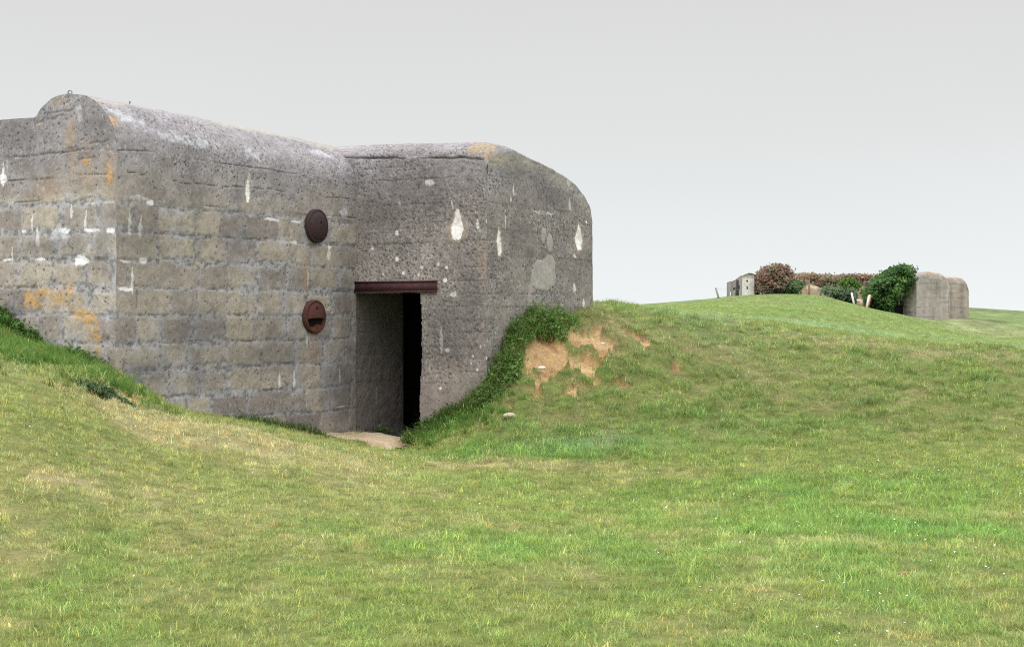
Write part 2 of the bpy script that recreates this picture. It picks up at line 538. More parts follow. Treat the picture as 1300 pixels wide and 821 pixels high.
ks = np.concatenate([np.linspace(-.95, -.335, 40)[:-1], np.linspace(-.335, .335, 760), np.linspace(.335, .95, 40)[1:]])
Ys = np.concatenate([np.linspace(-7, 7, 24)[:-1], np.linspace(7, 17, 170)[:-1], np.linspace(17, 26, 330)[:-1], np.exp(np.linspace(math.log(26), math.log(125), 260))[:-1], np.exp(np.linspace(math.log(125), math.log(3000), 70))])
GX = ks[None, :] * (Ys[:, None] + 8)
GY = np.repeat(Ys[:, None], len(ks), 1)
GZ0 = terrain_base(GX, GY)
g_col, g_sand, g_long, g_dry, g_lush = ground_look(GX, GY)
GZ = ground_z(GX, GY, GZ0)
GZ = GZ - g_sand * (.08 + .05 * fbm(GX * 3, GY * 3, 0, 3, 61))
ins, _, _ = inside(GX, GY)
GZ = np.where(ins, np.minimum(GZ, -.25), GZ)
# soil and thatch show between the blades
thatch = g_col * np.array([.50, .45, .42])
far_turf = g_col * .50  # darkened to stand for the self-shadow of blades absent out here
far_turf = mixc(far_turf, (.11, .15, .06), sst(140, 190, GY) * .7)
sandc = np.zeros_like(g_col) + np.array((.42, .275, .135))
sandc = mixc(sandc, (.50, .35, .18), sst(.35, .7, fbm(GX * 2.2, GY * 2.2, 0, 4, 71)))
sandc = mixc(sandc, (.30, .17, .07), sst(.55, .75, fbm(GX * 4, GY * 4, 5, 4, 73)) * .7)
g_final = mixc(mixc(thatch, far_turf, sst(40, 75, GY)), sandc, g_sand)
# beyond the grass blades the sward itself is mottled
mott = fbm(GX * 1.1, GY * .55, 0, 4, 81)
g_final = g_final * (1 + sst(30, 60, GY) * (mott - .5) * 1.3)[..., None]
ground = grid_obj('ground', np.stack([GX, GY, GZ], -1), M_GROUND, None, g_final, flip=True)
tag(ground, 'green and straw coloured rolling grassland with bare sandy scars', 'ground', kind='structure')


def GZat(X, Y):
    X, Y = np.asarray(X, float), np.asarray(Y, float)
    return ground_z(X, Y)


# ------------------------------------------------------------------ near bunker
def block_pattern(a, z, seed, bw=.58):
    """masonry-like lifts 0.317 m high: mortar amount, id of the block, distance to the joint"""
    wob = (fbm(a * 2.2, z * 2.2, seed, 3, seed + 1) - .5) * .040
    zz = (z + wob - .056) / .317
    row = np.floor(zz)
    fz = zz - row
    aa = a + (fbm(a * 2, z * 2, seed + 5, 3, seed + 2) - .5) * .05 + 50
    j = np.full(a.shape, 9.0); bid = np.zeros(a.shape)
    for r in np.unique(row):
        m = row == r
        rr = np.random.default_rng(int(seed * 1000 + r + 50))
        js = np.cumsum(rr.uniform(bw * .72, bw * 1.22, 240)) + rr.uniform(0, bw)
        i = np.searchsorted(js, aa[m])
        lo, hi = js[np.clip(i - 1, 0, 239)], js[np.clip(i, 0, 239)]
        j[m] = np.minimum(aa[m] - lo, hi - aa[m])
        bid[m] = _hash(i, np.full(i.shape, r), np.zeros(i.shape), seed)
    dv = np.minimum(fz, 1 - fz) * .317
    return np.minimum(dv, j), dv, j, bid, row


def drop_mask(a, z, ca, cz_, w, h, seed, tilt=0.0, rag=.35):
    """teardrop with its tip up"""
    y = (z - cz_) / (h * .5)
    x = (a - ca - tilt * (z - cz_)) / (w * .5)
    r = (fbm(a * 26, z * 26, 0, 3, seed) - .5) * rag * 2
    prof = np.where(y > 0, np.clip(1 - y, 0, 1) ** .8, np.sqrt(np.clip(1 - (y * 1.0) ** 2, 0, 1)))
    prof = np.where(y > 0, np.clip(1 - y, 0, 1) * .95 + .05, prof)
    d = np.maximum(np.abs(x) / np.maximum(prof, .03), np.abs(y))
    return sst(1.05, .85, d + r)


def concrete(a, z, P, style, seed, stains=()):
    """colour and relief of a concrete face; a runs along the wall"""
    n1 = fbm(P[..., 0] * .9, P[..., 1] * .9, P[..., 2] * .9, 4, seed)
    n2 = fbm(P[..., 0] * 3.5, P[..., 1] * 3.5, P[..., 2] * 3.5, 4, seed + 1)
    n3 = fbm(P[..., 0] * 13, P[..., 1] * 13, P[..., 2] * 13, 3, seed + 2)
    n4 = fbm(P[..., 0] * 45, P[..., 1] * 45, P[..., 2] * 45, 2, seed + 3)
    col = np.zeros(a.shape + (3,)) + np.array((.205, .182, .165))
    col = mixc(col, (.285, .258, .228), sst(.35, .7, n1 * .6 + n2 * .4))
    disp = (n3 - .5) * .006 + (n4 - .5) * .004
    # rain runs down the face: vertical streaks
    st = fbm(a * 7, z * .35, seed, 4, seed + 8)
    col = col * (1 + .30 * (st - .5))[..., None]
    up = sst(2.9, 3.6, z + (n2 - .5) * .8)
    col = mixc(col, (.224, .216, .228), up * .75)
    if style in ('block', 'end'):
        dj, dv, dh, bid, row = block_pattern(a, z, seed)
        lim = (2.93 if style == 'block' else 3.02) + (n2 - .5) * .15
        top = 1 - sst(lim - .04, lim + .04, z)
        wid = .013 + .045 * sst(.42, .75, fbm(a * 2.6, z * 2.6, 7, 3, seed + 31))
        mortar = sst(wid + .016, wid - .004, dj + (n3 - .5) * .035) * top
        smear = sst(.50, .68, fbm(a * 3.1, z * 2.0, 9, 4, seed + 37)) * sst(.16, .03, dj) * top
        tone = np.array((.322, .288, .232))
        tone2 = np.array((.215, .186, .168))
        bc = mixc(np.zeros_like(col) + tone2 * .94, tone * 1.03, np.clip((bid - .5) * 1.5 + .5 + (n2 - .5) * .7, 0, 1))
        col = mixc(col, bc, top * .72)
        col = mixc(col, (.290, .287, .292), np.clip(mortar * (.60 + .40 * sst(.35, .6, fbm(a * 1.9, z * 1.9, 12, 3, seed + 39))) * (.78 + .16 * (dv < dj + .001)) + smear * .75, 0, .9))
        rough_m = mortar * sst(.52, .62, fbm(a * 24, z * 24, 2, 2, seed + 40))
        col = mixc(col, (.10, .095, .095), rough_m * .55)
        crack = sst(.007, .001, np.abs(dj - .002 - .016 * n3)) * sst(.50, .60, fbm(a * 4.3, z * 4.3, 3, 3, seed + 41)) * top * (.45 + .55 * (dv < dj + .001))
        col = mixc(col, (.075, .070, .070), crack * .55)
        disp = disp - mortar * .0025 - crack * .007 - rough_m * .004 + (bid - .5) * .005 * top * (1 - mortar)
        # poured lifts above: long dark seams
        for zc, wd, s_ in ((2.96, .010, 1), (3.22, .007, 2), (3.50, .012, 3)):
            dd = np.abs(z - zc - (fbm(a * 1.6, a * 0, 0, 3, seed + 50 + s_) - .5) * .07)
            q = sst(wd, wd * .25, dd) * sst(.38, .55, fbm(a * 1.4, a * 0 + zc, 0, 3, seed + 60 + s_))
            col = mixc(col, (.06, .055, .06), q * .75); disp = disp - q * .012
        pitd = .14 + .50 * up
    else:
        # shuttered with boards: thin level lines
        for k in range(0, 22):
            zc = .17 * k + .06
            dd = np.abs(z - zc - .006 * np.sin(a * 3 + k))
            q = sst(.008, .002, dd) * sst(.45, .6, fbm(a * 1.5, a * 0 + k * 7.3, 0, 3, seed + 70))
            col = mixc(col, (.075, .07, .072), q * .6); disp = disp - q * .006
            disp = disp + (np.floor((z - .06) / .17) == k) * (_hash(np.array([k]), np.array([seed]), np.array([0]), 5)[0] - .5) * .006
        col = mixc(col, (.172, .157, .147), .55 * sst(.3, .7, fbm(a * 1.1, z * 1.1, 2, 4, seed + 44)))
        low = sst(1.25, .45, z + (n2 - .5) * .5)
        col = mixc(col, (.285, .240, .215), low * .6)
        pitd = 1.0 - .75 * low
    mot = fbm(P[..., 0] * 7, P[..., 1] * 7, P[..., 2] * 7, 4, seed + 19)
    col = col * (1 + .42 * (mot - .5) + .25 * (n3 - .5))[..., None]
    col = mixc(col, (.115, .108, .108), sst(.58, .74, fbm(P[..., 0] * 2.4, P[..., 1] * 2.4, P[..., 2] * 2.0, 5, seed + 29)) * .45)
    # pits left by lost pebbles, and pale pebbles
    for cell, thr, sd in ((.030, .40, 1), (.060, .27, 2)):
        d, i = worley(a / cell, z / cell, seed + 80 + sd)
        dens = sst(.42, .62, fbm(a * 1.7, z * 1.7, 4, 3, seed + 90)) * .6 + .35
        hole = sst(thr, thr * .55, d + (n4 - .5) * .15) * (i < .55 * dens * pitd)
        col = mixc(col, (.050, .046, .052), hole * .72); disp = disp - hole * cell * .13
        peb = sst(thr * .9, thr * .5, d) * (i > 1 - .22 * dens * pitd)
        col = mixc(col, (.38, .36, .36), peb * .75); disp = disp + peb * .002
    # patches of lichen, white lime and rust written where they sit on the wall
    for s in stains:
        kind, ca, cz_, w, h = s[:5]
        tilt = s[5] if len(s) > 5 else 0.0
        sd = int(abs(ca * 131 + cz_ * 71) * 10) % 900
        if kind == 'drop':
            halo = drop_mask(a, z, ca, cz_ - h * .03, w * 1.7, h * 1.12, sd, tilt, .2)
            col = mixc(col, (.30, .25, .19), halo * .6)
            q = drop_mask(a, z, ca, cz_, w, h, sd + 1, tilt, .22)
            col = mixc(col, np.array((.74, .72, .69)), q * (.72 + .28 * sst(.4, .6, n3)))
            disp = disp - q * .012
        elif kind == 'drip':
            q = drop_mask(a, z, ca, cz_, w, h, sd, tilt, .5) * sst(.25, .5, n3 + .2)
            col = mixc(col, (.58, .57, .55), q * .75)
        elif kind == 'pale':
            q = drop_mask(a, z, ca, cz_, w, h, sd, tilt, .5)
            col = mixc(col, (.42, .42, .44), q * (.4 + .6 * sst(.4, .6, n3)) * .8)
        else:
            g = ((a - ca - tilt * (z - cz_)) / (w * .5)) ** 2 + ((z - cz_) / (h * .5)) ** 2
            base = np.exp(-g * 1.1)
            grain = (fbm(a * 21, z * 21, 1, 4, sd) * .6 + fbm(a * 5, z * 5, 2, 3, sd + 3) * .4 - .5) * 1.7 + .5
            if kind == 'orange':
                fine = fbm(a * 42, z * 42, 5, 2, sd + 11)
                q = sst(.58, .86, base * .52 + grain * .42 + (fine - .5) * .5 + .07)
                col = mixc(col, (.42, .255, .085), q * .78); disp = disp + q * .003
            elif kind == 'tan':
                q = sst(.52, .8, base * .62 + grain * .5)
                col = mixc(col, (.29, .21, .14), q * .38)
            elif kind == 'white':
                run = fbm(a * 34, z * 7, 3, 3, sd + 7)
                q = sst(.58, .68, base * .60 + grain * .30 + run * .22 * (z < cz_) + .10 * (z >= cz_))
                col = mixc(col, (.66, .65, .64), q * .88)
            elif kind == 'lichen':
                q = sst(.58, .80, base * .42 + grain * .62)
                col = mixc(col, (.42, .44, .45), q * .55)
            elif kind == 'patch':
                q = sst(.53, .58, base * .9 + (n2 - .5) * .35 + (n3 - .5) * .15)
                col = mixc(col, (.30, .285, .255), q * .9); disp = disp * (1 - q) + q * .008
            elif kind == 'rust':
                q = base * sst(.3, .7, fbm(a * 20, z * 1.2, 0, 3, sd))
                col = mixc(col, (.25, .14, .07), q * .6)
            elif kind == 'damp':
                q = np.clip(base * 1.2, 0, 1) * (.6 + .5 * n2)
                col = mixc(col, (.10, .092, .09), np.clip(q, 0, 1) * .6)
    col = col * np.array((1.255, 1.245, 1.265))
    return np.clip(col, .01, .9), disp


def warp(P, amp=.02):
    """the mass is nowhere quite true; depends on the place only, so that edges stay shut"""
    q = np.stack([fbm(P[..., 0] * 1.3, P[..., 1] * 1.3, P[..., 2] * 1.3, 4, 900 + i) - .5 for i in range(3)], -1)
    e = np.stack([fbm(P[..., 0] * 9, P[..., 1] * 9, P[..., 2] * 9, 2, 950 + i) - .5 for i in range(3)], -1)
    return P + q * amp * 1.6 + e * amp * .8


def side_st(lst): return [(k, *on_side(px, py), w, h, *r) for k, px, py, w, h, *r in lst]
def end_st(lst): return [(k, *on_plane2(px, py, 0), w, h, *r) for k, px, py, w, h, *r in lst]
def ent_st(lst): return [(k, *on_plane2(px, py, TL), w, h, *r) for k, px, py, w, h, *r in lst]
def fla_st(lst): return [(k, *on_flank(px, py), w, h, *r) for k, px, py, w, h, *r in lst]


bunker = thing('concrete_bunker', W(TL / 2, -2, 0), 'large near grey concrete bunker with rounded roof edges, dark doorway and two rusty discs', 'bunker')

# profile of the block-built mass across its width (x to the right is 0 at the side wall)
px_s = np.array([-8, -1.6, -1.30, -1.262, -1.179, -1.014, -.856, -.756, -.521, -.441, -.33, -.258, -.17, -.10, -.05, -.018, 0])
pz_s = np.array([3.94, 3.93, 3.925, 3.935, 4.02, 4.134, 4.165, 4.168, 4.139, 4.112, 4.06, 4.005, 3.92, 3.835, 3.745, 3.64, 3.50])


def prof_a(x): return np.interp(x, px_s, pz_s)


ZB = -.35
# --- side wall with the rounded roof edge over it
d_step = .0135
zv = np.arange(ZB, 3.50, d_step)
nx = np.concatenate([np.zeros(len(zv)), px_s[::-1][0:1] * 0])
# resample the rounded part evenly
cx, czp = px_s[3:][::-1], pz_s[3:][::-1]
cl = np.concatenate([[0], np.cumsum(np.hypot(np.diff(cx), np.diff(czp)))])
ev = np.arange(0, cl[-1], .018)
ax_ = np.concatenate([np.zeros(len(zv)), np.interp(ev, cl, cx), [-1.262, -1.30, -1.6, -3, -8]])
az_ = np.concatenate([zv, np.interp(ev, cl, czp), [3.935, 3.925, 3.93, 3.93, 3.94]])
# soften the corners of the polyline
for _ in range(3):
    sm = slice(len(zv) - 6, len(zv) + len(ev) - 2)
    s0, s1 = sm.start, sm.stop
    ax_[s0:s1] = .25 * ax_[s0 - 1:s1 - 1] + .5 * ax_[s0:s1] + .25 * ax_[s0 + 1:s1 + 1]
    az_[s0:s1] = .25 * az_[s0 - 1:s1 - 1] + .5 * az_[s0:s1] + .25 * az_[s0 + 1:s1 + 1]
arc = np.concatenate([[0], np.cumsum(np.hypot(np.diff(ax_), np.diff(az_)))])
tv = np.concatenate([np.arange(0, TL, d_step), np.linspace(TL, TL + FL - .1, 60)])
T, A = np.meshgrid(tv, np.arange(len(ax_)), indexing='ij')
X_, Z_ = ax_[A], az_[A]
slope = .027 * T * sst(3.2, 3.9, Z_)
Z_ = Z_ - slope
P = W(T, X_, Z_)
nx_, nz_ = -np.gradient(az_), np.gradient(ax_)
nl = np.hypot(nx_, nz_) + 1e-9
nx_, nz_ = -nx_ / nl, -nz_ / nl        # outward: to the right and up
SIDE_ST = side_st([
    ('pale', 316, 234, .17, .34), ('drop', 315, 240, .08, .34), ('drip', 178, 288, .06, .30, .12), ('drip', 164, 283, .05, .30), ('drip', 168, 355, .04, .34), ('white', 160, 366, .30, .06), ('white', 183, 330, .22, .12), ('white', 160, 331, .30, .035),
    ('white', 345, 279, .42, .05), ('white', 376, 282, .32, .04), ('pale', 437, 270, .20, .14), ('drip', 417, 320, .07, .20), ('white', 418, 314, .10, .05), ('drip', 355, 484, .05, .30), ('drip', 374, 480, .06, .26), ('drip', 431, 478, .03, .30),
    ('drip', 391, 352, .03, .25), ('white', 190, 258, .16, .10), ('pale', 175, 252, .40, .05), ('white', 373, 307, .24, .06), ('tan', 390, 345, .35, .7), ('pale', 396, 428, .16, .20), ('rust', 398, 445, .16, .7), ('drip', 390, 428, .05, .22), ('rust', 402, 335, .12, .6), ('tan', 397, 312, .10, .5), ('white', 433, 516, .30, .03),
    ('lichen', 185, 152, 1.0, .34), ('lichen', 215, 165, 1.0, .34), ('lichen', 170, 142, .6, .25), ('lichen', 330, 190, .9, .3), ('lichen', 250, 175, 1.2, .25), ('pale', 420, 180, .6, .12), ('tan', 152, 150, .3, .3), ('orange', 148, 150, .2, .22),
    ('orange', 252, 335, .10, .14), ('damp', 250, 420, 1.2, .5), ('damp', 345, 450, 1.6, .5), ('damp', 435, 500, .8, 1.2), ('damp', 190, 470, 1.0, .4), ('damp', 180, 305, 1.0, .5), ('damp', 300, 300, .9, .4), ('damp', 440, 380, .35, 1.0)])
zeff = np.where(arc[A] + ZB < 3.5, Z_, arc[A] + ZB)      # run over the curve, not up, for the pattern
colr, dsp = concrete(T, zeff, P, 'block', 11, SIDE_ST)
tap = sst(0, .05, T) * (1 - sst(TL, TL + .02, T) * 0)
band = sst(4.02, 4.25, zeff + (fbm(T * .8, zeff * 6, 0, 4, 14) - .5) * .5) * sst(.42, .6, fbm(T * 1.3, zeff * 9, 2, 4, 15))
colr = mixc(colr, (.36, .345, .285), band * .7)
N_ = (nx_[A] * 1.0)[..., None] * D2 + nz_[A][..., None] * ZUP
P = warp(P) + N_ * (dsp * tap)[..., None]
keep = ~((T[:-1, :-1] >= TL - .001) & (Z_[:-1, :-1] < 3.6))
grid_obj('side_wall', P, M_WALL, bunker, colr, keep, flip=False)

# --- end wall facing the viewer, left of the near corner
xv = np.concatenate([np.linspace(-8, -2.6, 60)[:-1], np.arange(-2.6, -.0001, d_step), [0]])
vv = np.linspace(0, 1, 320)
Xg, Vg = np.meshgrid(xv, vv, indexing='ij')
topz = np.interp(Xg, ax_[::-1], az_[::-1])
topz = np.where(Xg > -.004, 3.50, topz)
Zg = ZB + Vg * (topz - ZB)
P = W(0, Xg, Zg)
END_ST = end_st([
    ('white', 4, 226, .16, .20), ('drip', 4, 222, .06, .3), ('white', 30, 293, .16, .05), ('white', 80, 293, .32, .06), ('white', 115, 292, .40, .07), ('white', 140, 292, .20, .10), ('white', 8, 330, .24, .06), ('white', 52, 329, .22, .05),
    ('white', 102, 330, .34, .20), ('drip', 108, 280, .04, .22, .1), ('drip', 48, 302, .06, .30, -.15), ('drip', 41, 282, .04, .2), ('drip', 90, 268, .04, .18), ('drip', 15, 322, .03, .2),
    ('orange', 40, 380, .60, .34), ('orange', 75, 380, .55, .34), ('orange', 100, 400, .40, .36), ('orange', 88, 365, .22, .34), ('orange', 122, 425, .30, .40), ('orange', 115, 405, .30, .25), ('orange', 125, 445, .20, .14), ('orange', 60, 372, .9, .22),
    ('tan', 92, 190, .22, 1.2), ('tan', 108, 212, .5, .8), ('tan', 140, 225, .35, .9), ('tan', 85, 170, .2, .5), ('orange', 138, 222, .16, .4), ('tan', 84, 178, .10, .4), ('orange', 118, 253, .14, .10), ('orange', 108, 205, .2, .2), ('tan', 75, 128, .6, .2), ('orange', 50, 158, .2, .1), ('tan', 60, 240, .7, .4),
    ('lichen', 100, 148, .22, .28), ('lichen', 50, 240, .3, .2), ('pale', 75, 300, .3, .3), ('damp', 120, 160, .5, .4), ('pale', 128, 258, .5, .04), ('damp', 15, 170, .8, .5), ('pale', 135, 462, .10, .3), ('damp', 60, 312, .8, .2)])
colr, dsp = concrete(Xg, Zg, P, 'end', 23, END_ST)
colr = colr * 1.16
for px, py, ln in ((62, 150, .55), (75, 141, .5), (90, 187, .2), (125, 180, .35), (110, 202, .3)):
    cx0, cz0 = on_plane2(px, py, 0)
    q = sst(.016, .004, np.abs(Zg - cz0 - .10 * (Xg - cx0) - (fbm(Xg * 9, Xg * 0, 0, 3, int(px)) - .5) * .06)) * sst(ln * .5, ln * .4, np.abs(Xg - cx0))
    colr = mixc(colr, (.07, .065, .07), q * .6); dsp = dsp - q * .005
tap = sst(0, .04, -Xg) * sst(1.0, .985, Vg)
P = warp(P) - D1 * (dsp * tap)[..., None]
grid_obj('end_wall', P, M_WALL, bunker, colr, flip=False)

# --- entrance block: entrance wall, roof and far rounded edge are one run of concrete, doorway cut out
u_p = np.array([0, 0, .012, .05, .13, .28, .46, .93, 1.34, 1.72, 2.13, 2.48, 2.75, 2.90, 2.96, 2.98, 2.98])
z_p = np.array([ZB, 3.77, 3.84, 3.89, 3.94, 4.005, 3.955, 3.855, 3.800, 3.735, 3.645, 3.547, 3.389, 3.263, 3.15, 3.0, ZB])
pl = np.concatenate([[0], np.cumsum(np.hypot(np.diff(u_p), np.diff(z_p)))])
nwall = int(4.2 / d_step)
el = np.concatenate([np.linspace(0, pl[5], nwall)[:-1], np.linspace(pl[5], pl[15], 150)[:-1], np.linspace(pl[15], pl[16], 30)])
up_, zp_ = np.interp(el, pl, u_p), np.interp(el, pl, z_p)
for _ in range(4):
    up_[1:-1] = .25 * up_[:-2] + .5 * up_[1:-1] + .25 * up_[2:]
    zp_[1:-1] = .25 * zp_[:-2] + .5 * zp_[1:-1] + .25 * zp_[2:]
xs = np.concatenate([[-2.0, -1.2, -.6, -.2], np.arange(-.04, SW - .0001, d_step), [SW]])
Xg, Ag = np.meshgrid(xs, np.arange(len(el)), indexing='ij')
Ug, Zg = up_[Ag], zp_[Ag]
HR = .24
dd = np.clip(SW - Xg, 0, HR)
hip = (HR - np.sqrt(np.maximum(HR ** 2 - (HR - dd) ** 2, 0))) * .62
hipw = .35 + .65 * sst(.9, .2, Ug)
Zg = Zg - (hip * hipw + .042 * np.clip(Xg, 0, 9) * sst(.7, .2, Ug)) * sst(3.0, 3.75, Zg)
P = W(TL + Ug, Xg, Zg)
zeff = np.where(el[Ag] + ZB < 3.8, Zg, el[Ag] + ZB)
ENT_ST = ent_st([
    ('drop', 580, 285, .20, .44), ('drip', 573, 258, .02, .2, -.3), ('drip', 606, 284, .045, .14), ('white', 618, 281, .06, .06), ('white', 620, 290, .05, .05), ('white', 504, 295, .09, .09), ('white', 504, 328, .10, .10), ('white', 473, 316, .08, .06), ('white', 513, 346, .06, .07),
    ('white', 536, 340, .07, .06), ('white', 556, 336, .08, .07), ('white', 567, 340, .06, .06), ('white', 565, 356, .10, .08), ('white', 576, 374, .14, .10), ('white', 545, 232, .2, .12), ('white', 507, 258, .09, .07), ('white', 532, 349, .05, .05), ('white', 487, 348, .04, .05),
    ('white', 568, 445, .08, .07), ('white', 600, 452, .05, .05), ('white', 606, 470, .05, .05), ('white', 559, 493, .06, .05), ('white', 622, 400, .05, .06), ('white', 610, 440, .04, .08), ('white', 617, 455, .04, .06), ('white', 598, 462, .04, .05), ('drip', 560, 430, .05, .4),
    ('rust', 576, 343, .08, .06), ('tan', 578, 468, .3, .15), ('tan', 612, 330, .25, .7), ('damp', 570, 400, .8, .6), ('damp', 480, 270, .7, .8), ('damp', 540, 250, 1.2, .6), ('damp', 600, 370, .5, .8), ('damp', 575, 440, .7, .5), ('pale', 540, 198, 1.2, .04)])
colr, dsp = concrete(Xg, zeff, P, 'board', 37, ENT_ST)
q = sst(.020, .006, np.abs(zeff - (3.80 - .060 * Xg) - (fbm(Xg * 4, Xg * 0, 0, 3, 5) - .5) * .03)) * sst(.3, .5, fbm(Xg * 2, Xg * 0, 3, 3, 6))
colr = mixc(colr, (.04, .037, .042), q * .85); dsp = dsp - q * .02
# yellow lichen on the hip
lx, lz = SW - .16, 3.85
q = sst(.30, .62, np.exp(-(((Xg - lx) / .26) ** 2 + ((el[Ag] + ZB - 4.0) / .24) ** 2)) * .75 + (fbm(Xg * 16, zeff * 16, 3, 4, 8) - .5) * 1.1)
colr = mixc(colr, (.38, .275, .13), q * .55)
nu, nz2 = -np.gradient(zp_), np.gradient(up_)
nl = np.hypot(nu, nz2) + 1e-9
nu, nz2 = nu / nl, nz2 / nl
N_ = nu[Ag][..., None] * D1 + nz2[Ag][..., None] * ZUP
tap = sst(SW, SW - .04, Xg)
P = warp(P) + N_ * (dsp * tap)[..., None]
DW, DH = 1.075, 1.955
jag = DW + (fbm(Zg * 3, Zg * 0 + 2, 0, 3, 77) - .5) * .05
door = (Ug < .01) & (Xg < jag) & (Xg > -.001) & (Zg < DH)
keep = ~(door[:-1, :-1] & door[1:, 1:])
keep &= ~((Xg[:-1, :-1] < -.05) & (Ug[:-1, :-1] < .02) & (Zg[:-1, :-1] < 3.3))
grid_obj('entrance_wall', P, M_WALL, bunker, colr, keep, flip=True)

# --- flank wall closing the entrance block on the right
uv = np.concatenate([np.arange(0, FL - .02, d_step), [FL]])
vv = np.linspace(0, 1, 300)
Ug, Vg = np.meshgrid(uv, vv, indexing='ij')
roof = slice(np.argmax(zp_ > 3.2), len(el) - 25)
topz = np.interp(Ug, up_[roof], zp_[roof])
topz = np.where(Ug < .015, 3.72, topz); topz = np.where(Ug > FL - .005, 3.0, topz)
topz = topz - (HR * .62 * (.35 + .65 * sst(.9, .2, Ug)) + .042 * SW * sst(.7, .2, Ug)) * sst(3.0, 3.75, topz)
Zg = ZB + Vg * (topz - ZB)
P = W(TL + Ug, SW, Zg)
FLA_ST = fla_st([
    ('drop', 634, 306, .13, .42, -.10), ('drop', 735, 301, .22, .40), ('drip', 641, 276, .02, .4), ('drip', 652, 240, .05, .18), ('drip', 648, 252, .04, .12), ('drip', 722, 228, .10, .2), ('drip', 723, 258, .06, .2), ('drip', 729, 325, .08, .08), ('white', 745, 282, .10, .05), ('drip', 729, 366, .10, .15), ('drip', 741, 384, .09, .14),
    ('patch', 690, 350, 1.05, .62), ('patch', 697, 340, .60, .5), ('patch', 698, 308, .26, .42), ('patch', 690, 300, .18, .35), ('damp', 660, 300, .9, .5), ('damp', 700, 250, 1.4, .4), ('damp', 650, 210, .8, .4), ('pale', 690, 270, .7, .05), ('lichen', 720, 222, .5, .16), ('lichen', 680, 208, .9, .12), ('tan', 640, 200, .4, .15), ('orange', 632, 203, .5, .14)])
colr, dsp = concrete(Ug, Zg, P, 'board', 53, FLA_ST)
band = sst(.26, .06, topz - Zg + (fbm(Ug * 1.4, Zg * 6, 0, 4, 16) - .5) * .22) * sst(.36, .55, fbm(Ug * 2.2, Zg * 9, 2, 4, 17))
colr = mixc(colr, (.38, .36, .31), band * .6)
tap = sst(0, .04, Ug) * sst(FL, FL - .05, Ug) * sst(1.0, .985, Vg)
P = warp(P) + D2 * (dsp * tap)[..., None]
grid_obj('flank_wall', P, M_WALL, bunker, colr, flip=True)

# --- the far sides that close the mass
def quad_grid(a, b, c, d, n=24, m=24):
    a, b, c, d = map(np.asarray, (a, b, c, d))
    i, j = np.meshgrid(np.linspace(0, 1, n), np.linspace(0, 1, m), indexing='ij')
    i, j = i[..., None], j[..., None]
    return (a * (1 - i) + b * i) * (1 - j) + (d * (1 - i) + c * i) * j


mb = [quad_grid(W(0, -8, ZB), W(TL + FL, -8, ZB), W(TL + FL, -8, 3.94), W(0, -8, 3.94)),
      quad_grid(W(TL + FL - .02, -8, ZB), W(TL + FL - .02, 0, ZB), W(TL + FL - .02, 0, 3.9), W(TL + FL - .02, -8, 3.9))]
V = np.concatenate([g.reshape(-1, 3) for g in mb]); Fq = np.concatenate([grid_faces(24, 24) + i * 576 for i in range(2)])
cc = np.zeros((len(V), 3)) + np.array((.2, .18, .165)); cc *= (.7 + .6 * fbm(V[:, 0] * 2, V[:, 1] * 2, V[:, 2] * 2, 4, 3))[:, None]
mesh_obj('rear_wall', V, Fq.ravel(), np.full(len(Fq), 4), M_WALL, bunker, cc)

# --- passage behind the doorway: left wall runs on from the side wall, then the dark room
tv = np.arange(TL - .004, TL + 1.16, .015); zv = np.arange(ZB, 2.0, .015)
Tg, Zg = np.meshgrid(tv, zv, indexing='ij')
P = W(Tg, -.012, Zg)
PAS_ST = side_st([('pale', 480, 540, .3, .03), ('pale', 492, 537, .25, .03), ('drip', 480, 500, .05, .3), ('damp', 470, 430, .5, 1.0)])
colr, dsp = concrete(Tg, Zg, P, 'board', 61, PAS_ST)
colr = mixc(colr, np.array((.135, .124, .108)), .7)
P = warp(P) + D2 * (dsp * sst(TL, TL + .05, Tg) - .01)[..., None]
grid_obj('passage_wall', P, M_WALL, bunker, colr, flip=False)
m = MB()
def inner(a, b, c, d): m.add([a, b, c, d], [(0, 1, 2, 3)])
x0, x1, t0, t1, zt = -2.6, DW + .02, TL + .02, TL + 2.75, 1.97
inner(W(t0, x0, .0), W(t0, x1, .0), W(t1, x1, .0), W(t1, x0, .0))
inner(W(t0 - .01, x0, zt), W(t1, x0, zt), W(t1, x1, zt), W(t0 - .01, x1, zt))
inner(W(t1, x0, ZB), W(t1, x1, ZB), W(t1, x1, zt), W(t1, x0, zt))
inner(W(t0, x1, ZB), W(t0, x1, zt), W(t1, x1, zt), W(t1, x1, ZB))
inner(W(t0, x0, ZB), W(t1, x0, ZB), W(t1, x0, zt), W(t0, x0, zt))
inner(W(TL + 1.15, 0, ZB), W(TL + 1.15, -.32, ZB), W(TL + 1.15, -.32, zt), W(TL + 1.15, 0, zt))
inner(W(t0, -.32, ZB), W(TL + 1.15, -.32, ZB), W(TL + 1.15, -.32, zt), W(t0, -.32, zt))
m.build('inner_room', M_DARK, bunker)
# right door jamb, rough cast
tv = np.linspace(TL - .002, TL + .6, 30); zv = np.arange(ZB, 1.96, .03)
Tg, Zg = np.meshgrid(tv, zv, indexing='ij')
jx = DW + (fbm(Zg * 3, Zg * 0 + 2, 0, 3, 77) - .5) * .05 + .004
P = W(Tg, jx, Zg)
grid_obj('door_jamb', P, M_WALL, bunker, np.zeros(P.shape) + np.array((.13, .11, .105)), flip=True)

